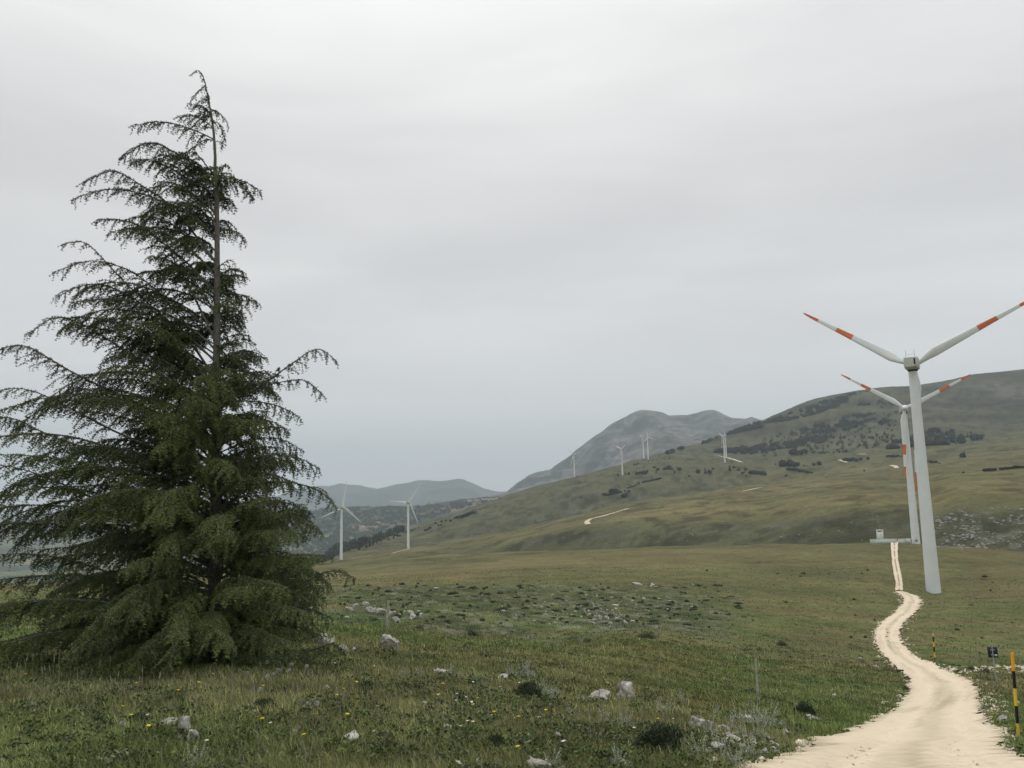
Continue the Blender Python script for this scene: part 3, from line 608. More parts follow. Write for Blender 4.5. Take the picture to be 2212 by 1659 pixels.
for (u, v, w, h) in [(380,450,60,34),(435,425,40,34),(535,400,46,28),(575,465,70,48),(612,445,26,18),(655,490,75,58),(700,475,30,26),(738,490,50,50),(772,488,36,32),(800,550,55,46),(945,525,70,52),(920,475,60,30),(1015,515,35,50),(360,518,50,16),(870,462,24,12),(830,490,22,14),(990,470,30,20)]:
    x, y = zA(u, v); rock(x, y, w*.248*1.1, h*.248*1.1, 'weathered limestone boulder in the outcrop behind the grey wooden post', None, rng.random()*3, 'boulders of the outcrop by the post', 'boulder')
heath = []
for (u, v, w, h) in [(490,555,32,24),(530,550,36,26),(585,530,36,26),(640,518,40,20),(730,540,50,34),(800,560,36,24),(870,555,38,24),(670,575,40,24),(900,225,80,22),(1040,240,50,24),(1075,252,34,14),(555,330,22,16),(680,345,26,18),(520,400,20,16),(720,410,60,14),(490,490,26,14),(140,575,20,18),(190,560,24,16),(1235,380,22,14),(1090,355,30,10),(760,500,24,18),(545,515,30,16),(170,400,18,16),(290,370,20,12),(210,535,20,12)]:
    heath.append((*zB(u, v), w*.248*1.1, h*.248*1.15))
for i in range(110):
    t = rng.random(); x = 1020+t*480+rng.normal(0, 45); y = 1345-55*t+rng.normal(0, 24)
    if rng.random() < .45: x = rng.normal(1290, 75); y = rng.normal(1322, 15)
    if y > 1355 or y < 1258 or x < 760: continue
    heath.append((x, y, 3+rng.random()**2*7, 2+rng.random()**2*4.5))
for (x, y, w, h) in heath:
    P = TG.hit(x, y, 55); rock(x, y, w, h, 'small pale rock scattered over the dark heath slope in the bowl', None, rng.random()*3, 'rocks scattered over the heath slope', 'rock', P=P)

def stuff_rocks(name, label, P, S_, seed):
    g_ = np.random.default_rng(seed); import bmesh
    bm = bmesh.new(); bmesh.ops.create_icosphere(bm, subdivisions=1, radius=1); v0 = np.array([v.co for v in bm.verts]); f0 = np.array([[v.index for v in f.verts] for f in bm.faces]); bm.free()
    n = len(P); V = v0[None]*(.65+.7*g_.random((n, len(v0), 1)))*S_[:, None, None]*np.array([1.1, 1, .7]); a = g_.random(n)*6.28
    ca, sa = np.cos(a)[:, None], np.sin(a)[:, None]; x = V[..., 0]*ca-V[..., 1]*sa; y = V[..., 0]*sa+V[..., 1]*ca; V = np.stack([x, y, V[..., 2]], -1)+P[:, None]
    F = (f0[None]+np.arange(n)[:, None, None]*len(v0)).reshape(-1, 3)
    return tag(mk(name, V.reshape(-1, 3), F, M['rock']), label, 'rubble', kind='stuff')
# outcrops on the steep bank at the right, and along it
pts = []; sz = []
while len(pts) < 760:
    x = rng.uniform(2012, 2260) if rng.random() < .8 else rng.uniform(1100, 1900); y = rng.uniform(1094, 1188)
    if fbm(np.array([x/16.]), np.array([y/10.]), 2, 99)[0] < .53: continue
    P = TG.hit(x, y, 352 if x > 1900 else 480); pts.append(P); sz.append((.18+rng.random()**3*1.1)*(1 if x > 1900 else .7))
stuff_rocks('rock_scree', 'pale rock outcrops breaking the steep bank behind the turbines', np.array(pts), np.array(sz), 3).data.materials[0] = mat('grey_outcrop', (.25, .245, .22), .95, .05, noise=1.5, mulrange=(.5, 1.4))
# chalky rubble thrown up along the road edges
pts = []; sz = []
for side, Pn in ((-1, RL), (1, RR)):
    Pn = np.array(Pn)
    for k in range(520):
        i = rng.integers(0, len(Pn)-3); t = rng.random(); x, y = Pn[i]*(1-t)+Pn[i+1]*t
        x += side*(rng.exponential(4.5)-1)*(.5+(y-1280)/200)
        if y > 1670: continue
        P = TG.hit(x, y); r = np.hypot(P[0], P[1]); pts.append(P); sz.append((.012+.05*rng.random()**3)*(1+r/45))
for k in range(900):
    x = rng.uniform(2030, 2260); y = 1449+rng.normal(0, 3.4)-(x-2030)*.03
    if fbm(np.array([x/14.]), np.array([y/3.]), 2, 97)[0] < .42: continue
    pts.append(TG.hit(x, y)); sz.append(.035+.10*rng.random()**2)
for k in range(260):
    y = 1560+100*rng.random(); x = rng.uniform(1640, 2190)
    if inpoly(np.array([x]), np.array([y]), ROADPOLY[0])[0]: pts.append(TG.hit(x, y)+[0, 0, .03]); sz.append(.006+.016*rng.random()**2)
for k in range(160):
    x = 2125+rng.normal(0, 16)+rng.random()*20; y = rng.uniform(1475, 1540); x = x+(y-1500)*.35; pts.append(TG.hit(x, y)); sz.append(.03+.07*rng.random()**2)
o = stuff_rocks('road_rubble', 'chalky rubble and pebbles thrown along the edges of the gravel road', np.array(pts), np.array(sz), 4)
M['rubble'] = mat('chalk_rubble', (.66, .58, .45), .95, .05, noise=8, mulrange=(.6, 1.15)); o.data.materials[0] = M['rubble']

# ------------------------------------------------------------------ shrubs
def juniper_proto(seed, name, size=.10, n=2600, col=(.035, .048, .028), flat=.5, top=None):
    return mesh_only(*leafy(n, size, col, .45, .35, seed, flat, .5, top), M['leaf'], name)
SH = {}
def shrub(x, y, wpx, hpx, label, seed, group=None, cat='shrub', name='shrub', col=(.035, .048, .028), rmin=0, size=.10, n=2600, top=None):
    P = TG.hit(x, y, rmin); d = P@VF; w = wpx*d/FPX/2; h = hpx*d/FPX
    key = (seed, name)
    if key not in SH: o = juniper_proto(seed, name, size, n, col, 1.0, top); SH[key] = o
    else: o = SH[key].copy(); COL.objects.link(o)
    o.location = (P[0], P[1], P[2]-h*.06); o.scale = (w, w*.8, h); o.rotation_euler = (0, 0, rng.random()*6)
    return tag(o, label, cat, group)
shrub(1425,1625,135,62,'large dark juniper bush near the bottom edge, left of the rubble',1,size=.11,n=9000,top=(.06,.075,.04))
shrub(1738,1548,60,30,'dark low bush beside the narrow pale ledge left of the road',2,size=.12,n=5000)
shrub(1020,1378,46,20,'round dark bush at the far edge of the near rise',3); shrub(905,1362,30,14,'small dark bush right of the wooden post',4)
shrub(1270,1390,36,12,'low dark mat shrub on the far side of the bowl',3); shrub(1395,1378,60,12,'long low shrub along the small ledge in the bowl',4)
shrub(790,1490,50,22,'dark green clump in the meadow right of the cedar',5,size=.14,n=2500,col=(.04,.06,.028)); shrub(1140,1505,85,34,'broad dark green clump in mid meadow',6,size=.14,n=4000,col=(.05,.065,.034))
shrub(570,1530,60,26,'dark clump in the grass in front of the cedar',5,size=.14,n=2500,col=(.04,.06,.028)); shrub(300,1560,70,20,'dark herb clump left of the tall white rock',6,size=.14,col=(.05,.065,.034))
shrub(1070,1615,60,34,'dark leafy clump with bare stalks near the bottom edge',5,size=.14,n=2500,col=(.04,.06,.028)); shrub(1690,1395,34,12,'dark tussock in the rusty meadow',3)
for i in range(210):
    x = rng.uniform(730, 1560); y = 1262+rng.random()*92; 
    if y > 1352-(x-740)*.012 and x < 1300: y -= 30
    shrub(x, y, 7+rng.random()**2*22, 2.2+rng.random()*3.4, 'small dark cushion shrub on the rocky heath slope in the bowl', 10+i % 4, 'cushion shrubs on the heath slope', rmin=50, size=.28, n=420, col=(.045, .058, .032))
for i in range(60):
    x = rng.uniform(1480, 2200); y = 1225+rng.random()*200
    if any(inpoly(np.array([x]), np.array([y]), Pp)[0] for Pp in ROADPOLY) or 1890 < x < 2040 or y > 1410: continue
    shrub(x, y, 6+rng.random()**2*18, 2+rng.random()*3, 'dark tussock in the open meadow around the road', 10+i % 4, 'tussocks in the meadow around the road', rmin=50, cat='tussock', name='tussock', size=.28, n=420, col=(.055, .068, .034))

for (x, y, w_) in [(1915,1362,8),(1918,1370,9),(1916,1379,10),(1919,1388,9),(1922,1396,5),(1972,1299,7),(1975,1304,8),(1961,1324,4),(1968,1324,4),(1952,1331,5),(1960,1468,16),(1966,1478,14),(1957,1490,16),(1950,1505,14),(1942,1520,14),(1932,1532,14),(2096,1478,10),(2104,1484,14),(2112,1496,10),(2124,1535,14),(2132,1550,14),(2140,1562,12),(2100,1447,16),(2130,1452,18),(2070,1452,12)]:
    shrub(x, y, w_, w_*.5, 'green tuft growing in or beside the gravel road', 10+int(x) % 4, 'tufts along the gravel road', rmin=0, cat='tussock', name='tussock', size=.28, n=420, col=(.055, .068, .034))
# silvery weeds and pale stalks
def spike_plant(seed, n=7, h=.5, leaf=60, col=(.36, .39, .31)):
    g_ = np.random.default_rng(seed); b = MB(); V = []; C = []
    V0, F0, C0 = leafy(leaf*4, .16, col, .3, .35, seed, .45, .6)
    b.add(V0*np.array([.5, .5, .5]), F0, 0, None); b.C.append(C0)
    for k in range(n):
        a = g_.random()*6.28; l = .1+.25*g_.random(); hh = h*(.6+.6*g_.random()); base = np.array([math.cos(a), math.sin(a), 0])*.04*g_.random()
        top = base+np.array([math.cos(a)*l, math.sin(a)*l, hh]); P = np.array([base, base*.5+top*.5+[0, 0, .04], top])
        q = b.n; b.tube(P, [.008, .006, .004], 4, 0, cap=False); b.C.append(np.full((b.n-q, 3), (.26, .27, .17)))
        m_ = 34; t = .3+.7*g_.random(m_); pp = base*(1-t)[:, None]+top*t[:, None]; d = g_.normal(size=(m_, 3)); d /= np.linalg.norm(d, axis=1)[:, None]
        s_ = np.cross(d, [0, 0, 1]); L = .045
        Vt = np.stack([pp-s_*L*.35, pp+s_*L*.35, pp+d*L], 1).reshape(-1, 3); b.add(Vt, np.arange(len(Vt)).reshape(-1, 3)); b.C.append(np.full((len(Vt), 3), col)*(.8+.5*g_.random((len(Vt), 1))))
    return b
SPP = [spike_plant(s, 5+s*2, .55).build('flower_stalk_plant', M['leaf']) for s in range(3)]
used = set()
def weed(x, y, hpx, k, label, group):
    P = TG.hit(x, y); d = P@VF; s_ = hpx*d/FPX/.6
    if k not in used: o = SPP[k]; used.add(k)
    else: o = SPP[k].copy(); COL.objects.link(o)
    o.location = P; o.scale = (s_,)*3; o.rotation_euler = (0, 0, rng.random()*6); return tag(o, label, 'plant', group)
for (x, y) in [(1600,1560),(1625,1552),(1640,1566),(1585,1595),(1560,1640),(1590,1650),(1620,1635),(1550,1608),(1660,1560),(1530,1590),(1605,1600),(1640,1590),(1510,1632),(1575,1575)]:
    weed(x, y+6, 36+rng.random()*16, rng.integers(3), 'silvery green weed with upright stalks in the rubble heap left of the road', 'silvery weeds in the rubble heap')
for (x, y, h) in [(872,1462,24),(884,1466,26),(903,1462,24),(968,1462,30),(860,1468,20),(1036,1480,26),(1052,1500,20),(1104,1462,28),(1128,1462,34),(1140,1460,32),(1180,1500,26),(1198,1498,22),(1166,1488,24),(1230,1545,26),(1310,1570,36),(1350,1575,40),(1441,1540,36),(1470,1520,30),(1425,1530,26),(1545,1545,24),(1250,1520,22),(1190,1512,24)]:
    weed(x, y, h, rng.integers(3), 'pale upright flower stalk standing in the mid meadow grass', 'pale flower stalks in the meadow')
for (x, y) in [(430,1655),(412,1648),(1190,1660),(1335,1656)]:
    weed(x, y, 44, rng.integers(3), 'bushy pale weed at the bottom edge of the meadow', 'bushy weeds at the bottom edge')

# flowers
def flower_proto(name, petal, ph, r=.02, stalk=.14):
    e_ = empty(name, (0, 0, 0)); b = MB(); b.tube([[0, 0, 0], [.006, .004, stalk*.5], [0, 0, stalk]], [.002, .0018, .0015], 5); b.build('stem', M['stem'], e_)
    b = MB(); n = 10
    for k in range(n):
        a = k*2*math.pi/n; c, s_ = math.cos(a), math.sin(a); p = math.pi/n*.9
        b.add([[0, 0, stalk], [r*.6*math.cos(a-p), r*.6*math.sin(a-p), stalk+r*.25], [r*c, r*s_, stalk+r*.15], [r*.6*math.cos(a+p), r*.6*math.sin(a+p), stalk+r*.25]], [[0, 1, 2, 3]])
    b.tube([[0, 0, stalk-.004], [0, 0, stalk+.006]], [r*.28, r*.24], 8); b.build('flower_head', petal, e_); return e_
FY = flower_proto('yellow_flower', M['petal'], 0, .021); FW = flower_proto('white_flower', M['wpetal'], 0, .018)
ce = empty('seed_head_flower', (0, 0, 0)); b = MB(); b.tube([[0, 0, 0], [.005, 0, .09], [0, 0, .18]], [.002, .0018, .0015], 5); b.build('stem', M['stem'], ce)
g_ = np.random.default_rng(5); d = g_.normal(size=(160, 3)); d /= np.linalg.norm(d, axis=1)[:, None]; s_ = np.cross(d, [0.3, 0.2, 1]); V = np.stack([d*.004, d*.024-s_*.003, d*.024+s_*.003], 1).reshape(-1, 3)+[0, 0, .18]
mk('seed_head', V, np.arange(480).reshape(-1, 3), M['clock'], ce)
first = set()
def place(proto, x, y, sc, label, cat, group):
    P = TG.hit(x, y+8)
    if proto.name.split('.')[0] not in first: first.add(proto.name.split('.')[0]); o = proto
    else: o = copy_tree(proto)
    o.location = P; o.rotation_euler = (rng.normal()*.12, rng.normal()*.12, rng.random()*6); o.scale = (sc,)*3; return tag(o, label, cat, group)
zf = lambda k, u, v: (k*.5486+.1323*u, 1439.5+.1323*v)
ys = [(0,415,260),(0,1965,852),(0,2138,1005),(500,190,420),(500,800,560),(500,1122,412),(500,1385,248),(500,322,1190),(1000,97,1045),(1000,125,1082),(1000,1200,500),(1000,1338,615),(1000,1460,515),(1000,1698,382),(1000,1993,838),(1000,1012,997),(1000,865,1355),(1000,1515,982),(1000,150,468),(1700,190,395),(1700,222,410),(1700,745,675),(1700,712,788),(1700,1245,775),(1700,1945,775),(1700,1865,868),(1700,1025,925),(1700,1435,1012),(1700,1450,1570),(1700,150,585),(2200,1632,1020)]
for k, u, v in ys:
    x, y = zf(k, u, v); place(FY, x, y, .95, 'yellow dandelion like flower dotted in the foreground grass', 'flower', 'yellow flowers in the foreground')
ws = [(500,368,998),(500,1060,1297),(500,1287,1475),(1000,320,1147),(1000,1310,35),(1000,1960,88),(1000,2020,1295),(1700,1108,463),(1700,660,362),(1700,428,592),(1700,487,622),(1700,960,995),(1700,603,1097),(1700,662,1105),(1700,500,1200),(1700,2183,1445),(1700,1437,377),(1700,675,698),(1700,385,722),(1700,1797,1010),(2200,110,1445),(2200,945,645),(2200,1482,788),(2200,1253,1190),(2200,1912,990),(2200,210,155)]
for k, u, v in ws:
    x, y = zf(k, u, v); place(FW, x, y, .95, 'small white flower dotted in the foreground grass', 'flower', 'white flowers in the foreground')
for k, u, v in [(500,2080,245),(500,2045,285),(1000,205,108),(1000,610,132),(1000,810,175),(1000,440,250),(1000,370,250),(1000,560,258),(1000,238,288),(1000,298,345),(1000,358,350),(1000,255,370),(1000,980,285),(1000,1170,565),(1000,1425,678),(1000,145,638),(1000,737,907),(1000,900,895),(1000,1000,900),(0,1308,325),(0,2025,1270)]:
    x, y = zf(k, u, v); place(ce, x, y, 1.0, 'grey round dandelion clock in the grass near the cedar', 'flower', 'dandelion clocks by the cedar')

# ------------------------------------------------------------------ the cedar
DT = 13.0
def tp(x, y, dd=0.0): return at(x, y, DT+dd)
root = empty('cedar_tree', TG.hit(463, 1432)); tag(root, 'tall wind swept cedar with dark drooping branches filling the left side', 'tree')
ro = np.array(root.location)
wood = MB()
TRK = [(462,1445,.115),(463,1300,.10),(464,1200,.088),(467,900,.068),(469,700,.052),(469,500,.040),(468,400,.031),(464,372,.028),(465,340,.024),(462,290,.020),(457,250,.016),(449,210,.012),(443,180,.009),(438,163,.007),(428,151,.006),(414,160,.004)]
tpt = np.array([tp(a, b) for a, b, _ in TRK]); tr = np.array([c for _, _, c in TRK])
tt = np.linspace(0, len(TRK)-1, 70); TP = np.array([np.interp(tt, np.arange(len(TRK)), tpt[:, c]) for c in range(3)]).T; TRr = np.interp(tt, np.arange(len(TRK)), tr)
wood.tube(TP-ro, TRr, 12)
ztop = TP[-3, 2]
def trunk_at(z):
    i = np.searchsorted(tpt[:-2, 2], z); i = min(max(i, 1), len(tpt)-3); t = (z-tpt[i-1, 2])/(tpt[i, 2]-tpt[i-1, 2]+1e-9); return tpt[i-1]*(1-t)+tpt[i]*t
YK = np.array([150,200,270,320,400,470,550,620,700,760,850,930,1000,1080,1180,1250,1350,1420])
LKx = np.array([418,405,335,330,265,225,170,150,105,50,20,-15,-50,-80,-100,-110,-90,-60])
RKx = np.array([444,455,488,482,545,520,508,518,520,540,590,625,650,670,660,690,670,620])
tuftP = []; tuftD = []; tuftT = []; prim = []
def resample(P, step):
    P = np.asarray(P, float); s_ = np.concatenate([[0], np.cumsum(np.linalg.norm(np.diff(P, axis=0), axis=1))]); n = max(2, int(s_[-1]/step)+1); q = np.linspace(0, s_[-1], n)
    return np.array([np.interp(q, s_, P[:, c]) for c in range(3)]).T, s_[-1]
def smoothpath(P, it=2):
    P = np.asarray(P, float)
    for _ in range(it):
        Q = [P[0]]
        for a, b_ in zip(P[:-1], P[1:]): Q += [a*.75+b_*.25, a*.25+b_*.75]
        Q.append(P[-1]); P = np.array(Q)
    return P
def add_tufts(P, step, tone, jit=.006):
    Q, L = resample(P, step)
    if len(Q) < 2: return
    T = np.gradient(Q, axis=0); T /= np.linalg.norm(T, axis=1)[:, None]+1e-9
    tuftP.append(Q+rng.normal(0, jit, Q.shape)); tuftD.append(T); tuftT.append(np.full(len(Q), tone))
def bend(p0, d0, L, droop, n=5, drift=(-.08, 0, 0)):
    P = [p0]; d = d0/np.linalg.norm(d0)
    for k in range(n):
        d = d+np.array([drift[0], drift[1], -droop/n*1.6]); d /= np.linalg.norm(d); P.append(P[-1]+d*L/n)
    return np.array(P)
def foliate(P, tone, dens=1.0, r0=.02, bare=.18, sl=1.0):
    Q, L = resample(smoothpath(P), .05); n = len(Q)
    wood.tube(Q[::2]-ro if n > 6 else Q-ro, np.linspace(r0, .0035, len(Q[::2] if n > 6 else Q)), 6, cap=False)
    T = np.gradient(Q, axis=0); T /= np.linalg.norm(T, axis=1)[:, None]+1e-9
    s_ = bare*L; side = 1
    i0 = int(bare*n); add_tufts(Q[max(i0, int(.35*n)):], .03, tone)
    while s_ < L:
        i = min(n-1, int(s_/L*n)); t = T[i]; f_ = s_/L
        lat = np.cross(t, [0, 0, 1.0]); lat /= np.linalg.norm(lat)+1e-9; side = -side
        l2 = sl*(.13+.36*(1-f_)**.7*min(1.2, L/1.6))*(.4+1.0*rng.random()); l2 = min(l2, (1-f_)*L*.9+.07)
        d = t*.8+lat*side*(.45+.5*rng.random())+np.array([0, 0, .48-.85*rng.random()])
        B = bend(Q[i], d, l2, .45+.5*rng.random(), 5)
        tn = tone+rng.normal(0, .10)
        wood.tube(B-ro, np.linspace(.0055, .002, len(B)), 3, cap=False)
        add_tufts(B, .030/dens**.3, tn)
        s2 = .05; B2, LB = resample(B, .02)
        while s2 < LB:
            k = min(len(B2)-2, int(s2/LB*len(B2))); tb = B2[k+1]-B2[k]; tb /= np.linalg.norm(tb)+1e-9
            la = np.cross(tb, rng.normal(size=3)); la /= np.linalg.norm(la)+1e-9
            l3 = (.05+.13*rng.random())*(1.15-s2/LB*.5); B3 = bend(B2[k], tb*.6+la*.6+np.array([0, 0, -.18]), l3, .8, 3)
            wood.tube(B3-ro, [.0028, .0022, .0018, .0014], 3, cap=False); add_tufts(B3[:], .030, tn+.05)
            s2 += (.055+.03*rng.random())/dens
        s_ += (.058+.04*rng.random())/dens
def px_branch(pts, dd=0, tone=.4, dens=1, r0=.018, bare=.1, sl=.8, d0=0):
    n = len(pts); foliate([tp(x, y, d0+(dd-d0)*k/(n-1)) for k, (x, y) in enumerate(pts)], tone, dens, r0, bare, sl)
px_branch([(452,225),(449,205),(443,180),(438,163),(428,151),(413,161)], 0, .3, 1.3, .004, 0, .22)
px_branch([(443,185),(430,195),(415,215),(405,228)], .1, .3, 1.2, .006, 0, .35)
px_branch([(452,215),(436,212),(420,235)], -.15, .3, 1.2, .006, 0, .4); px_branch([(449,200),(455,225),(440,245),(424,252)], .1, .3, 1.2, .006, 0, .4)
px_branch([(455,235),(475,245),(490,262),(494,276)], .1, .3, 1, .008, 0, .5); px_branch([(457,245),(440,250),(425,262),(415,275)], -.2, .3, 1.1, .008, 0, .5)
px_branch([(460,265),(470,262),(482,285),(484,302)], -.2, .3, 1, .008, 0, .45)
px_branch([(462,301),(440,290),(417,280),(375,266),(333,262),(288,272)], .2, .25, 1, .012, .1, .75)
px_branch([(462,303),(440,300),(420,318),(402,330)], -.3, .25, 1, .01, .1, .6); px_branch([(464,308),(475,303),(483,320)], .1, .25, 1, .006, .1, .5)
px_branch([(463,378),(450,376),(434,367),(399,342),(364,321),(337,308),(302,311),(267,342)], .3, .3, 1.1, .016, .12, .95)
px_branch([(463,380),(440,350),(425,330),(392,330)], -.4, .3, 1, .012, .1, .8)
px_branch([(467,378),(490,380),(510,386),(538,396),(562,412)], .1, .3, 1.2, .011, 0, .85); px_branch([(467,382),(500,384),(530,400),(548,430)], -.3, .3, 1.2, .01, 0, .7)
px_branch([(465,565),(410,492),(358,432),(312,405),(264,374),(239,367),(201,384),(178,396)], .5, .3, 1, .022, .2, .9)
px_branch([(466,520),(420,460),(364,440),(295,413),(226,406),(160,429)], -.4, .3, 1, .02, .2, .8)
px_branch([(468,470),(430,400),(350,352),(310,345),(285,350)], -.1, .3, 1, .018, .2, .8)
px_branch([(466,640),(420,580),(347,520),(302,485),(260,474),(212,474)], .3, .28, 1, .02, .25, .9)
px_branch([(466,740),(420,640),(375,560),(355,510),(330,470)], -.5, .25, .8, .022, .45, .8)
px_branch([(466,780),(360,690),(271,613),(222,558),(187,523),(160,521),(127,532)], .2, .4, .6, .02, .5, .6)
px_branch([(420,720),(312,596),(222,562),(174,565),(114,590)], -.5, .4, .9, .015, .35, .9)
px_branch([(466,820),(400,720),(300,650),(222,610),(160,620),(128,640)], .6, .38, 1, .022, .35, 1)
px_branch([(466,900),(330,800),(230,730),(167,693),(115,681),(62,721)], -.5, .5, 1, .025, .4, .9)
px_branch([(466,960),(320,880),(174,815),(104,773),(52,742),(0,752),(-25,775)], .5, .5, 1, .027, .4, 1)
px_branch([(466,1000),(300,960),(130,870),(60,838),(0,840),(-40,860)], -.8, .5, .9, .027, .45, 1)
px_branch([(466,1050),(250,990),(90,935),(40,905),(-20,897)], 1., .5, 1, .027, .35, 1.1); px_branch([(464,1150),(250,1100),(60,1010),(-60,1000)], -1.3, .55, 1, .03, .35, 1.2)
px_branch([(470,868),(520,856),(562,835),(590,815),(618,794),(645,776),(670,757),(694,752),(725,778)], -.4, .42, .9, .017, .15, .62)
px_branch([(562,835),(607,825),(652,818),(677,832),(703,860)], -.5, .42, .9, .009, .05, .6); px_branch([(479,842),(500,815),(514,790),(541,759),(555,755),(576,773)], .2, .4, .6, .009, .35, .45)
px_branch([(472,868),(538,865),(597,874),(630,890),(645,901)], -.5, .42, 1, .014, .1, .8)
px_branch([(472,790),(500,775),(530,800),(575,825),(590,850)], .4, .38, .9, .012, .1, .7)
px_branch([(472,1035),(520,1000),(573,981),(640,985),(690,1012)], -.9, .55, 1.1, .02, .15, .9); px_branch([(472,1060),(590,1037),(660,1047),(700,1065),(722,1092)], -.5, .5, 1.1, .02, .2, .9)
px_branch([(470,1150),(560,1120),(640,1110),(690,1150)], -1.2, .6, 1.1, .02, .2, 1.); px_branch([(465,1330),(560,1290),(650,1262),(700,1235),(735,1232),(765,1250)], -.4, .5, 1., .022, .35, .8)
px_branch([(465,1400),(580,1400),(660,1408),(720,1390)], -.8, .55, 1.1, .02, .3, .8)
for (x, y, x2, y2, dd) in [(480,1120,600,1075,-1.6),(480,1180,640,1150,-1.8),(490,1240,690,1200,-1.5),(470,1260,610,1270,-2.2),(480,1310,670,1330,-1.8),(470,1350,640,1400,-2.2),(440,1330,500,1400,-2.9),(420,1280,380,1370,-3.0),(430,1180,500,1150,-2.4),(400,1150,360,1190,-2.4),(350,1250,300,1330,-2.6),(300,1300,220,1390,-2.2),(200,1300,90,1360,-1.6),(480,1210,650,1090,-.9),(500,1290,700,1290,-.6),(500,1340,690,1370,-.2),(480,1380,600,1430,-1.5),(430,1230,60,1270,-.6),(430,1260,-30,1330,.5),(440,1300,120,1340,-1.8),(420,1320,-40,1400,-.3),(400,1200,60,1190,.8),(440,1340,200,1410,-1.2),(430,1290,30,1400,1.2),(450,1360,330,1420,-2.0),(420,1190,140,1230,-1.4),(200,1330,60,1420,-1.2)]:
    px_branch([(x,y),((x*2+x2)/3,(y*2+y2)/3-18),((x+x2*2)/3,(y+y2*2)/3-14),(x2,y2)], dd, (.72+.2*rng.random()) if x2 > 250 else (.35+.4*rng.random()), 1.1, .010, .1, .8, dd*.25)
# the rest of the crown, spiralling up the trunk
NP = 360
for q in range(NP):
    f_ = ((q+rng.random())/NP)**1.25; y = 1405-f_*(1405-250)+rng.normal(0, 6)
    z = tp(468, y)[2]; c = trunk_at(z); yy = y-20*(1-f_)
    Lx = (468-np.interp(yy, YK, LKx))/137*(.88 if yy < 1080 else 1.02); Rx = (np.interp(yy, YK, RKx)-468)/137*.92
    ph = q*2.39996+rng.normal(0, .25); cxp = math.cos(ph); syp = math.sin(ph)
    if y > 1060: Rx *= 1.12
    reach = (Lx if cxp < 0 else Rx)*cxp**2+(.62*Lx+.38*Rx)*.80*syp**2; reach *= .52+.52*rng.random()**.7
    if reach < .12: continue
    if syp < -.70 and y < 860: continue
    if 285 < y < 372 or (y < 600 and cxp > .1 and rng.random() < .65) or (y < 600 and rng.random() < .08): continue
    e0 = rad(22+32*f_+rng.normal(0, 9)) if yy < 1250 else rad(14+rng.normal(0, 8)); n = 9; eend = rad(rng.normal(-14, 14)-10*(1-f_)); epow = 1.2+1.6*rng.random(); d = np.array([cxp*math.cos(e0), syp*math.cos(e0), math.sin(e0)])
    d[0] -= .10+.1*f_; P = [c]; 
    for k in range(n):
        t = (k+1)/n; ee = e0+(eend-e0)*t**epow; dd = np.array([d[0], d[1], 0]); dd /= np.linalg.norm(dd[:2])+1e-9; dd = dd*math.cos(ee); dd[2] = math.sin(ee)
        P.append(P[-1]+dd*reach*1.08/n)
    P = np.array(P); gz = TG.z(P[:, 0], P[:, 1])+.06; P[:, 2] = np.maximum(P[:, 2], gz)
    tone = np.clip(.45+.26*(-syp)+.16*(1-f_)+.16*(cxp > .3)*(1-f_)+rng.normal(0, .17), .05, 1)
    foliate(P, tone, 1.25 if reach > .5 else 1.3, .007+.005*reach, .16 if reach > 1 else .06, 1.05)
tP = np.concatenate(tuftP); tD = np.concatenate(tuftD); tT = np.concatenate(tuftT)
n = len(tP); K = 7
print('tufts', n)
d = rng.normal(size=(n, K, 3)).astype(np.float32); tdir = tD[:, None].astype(np.float32); d -= (d*tdir).sum(-1, keepdims=True)*tdir; d /= np.linalg.norm(d, axis=-1, keepdims=True)+1e-9
d = d+tdir*.55; d /= np.linalg.norm(d, axis=-1, keepdims=True)
s_ = np.cross(d, rng.normal(size=(n, K, 3)).astype(np.float32)); s_ /= np.linalg.norm(s_, axis=-1, keepdims=True)+1e-9
L = (.023+.012*rng.random((n, K, 1))).astype(np.float32); w = .0060
c0 = (tP-ro)[:, None].astype(np.float32)
V = np.stack([c0-s_*w, c0+s_*w, c0+d*L], 2).reshape(-1, 3)
V[:, 2] = np.maximum(V[:, 2], -.25)
t_ = np.clip(tT+rng.normal(0, .07, n), 0, 1)
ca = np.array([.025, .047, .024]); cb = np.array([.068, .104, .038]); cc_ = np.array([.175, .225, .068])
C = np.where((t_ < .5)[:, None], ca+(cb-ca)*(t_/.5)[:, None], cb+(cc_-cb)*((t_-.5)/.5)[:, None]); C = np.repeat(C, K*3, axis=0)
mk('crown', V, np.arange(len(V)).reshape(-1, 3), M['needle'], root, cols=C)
wood.build('trunk', M['bark'], root, smooth=True)

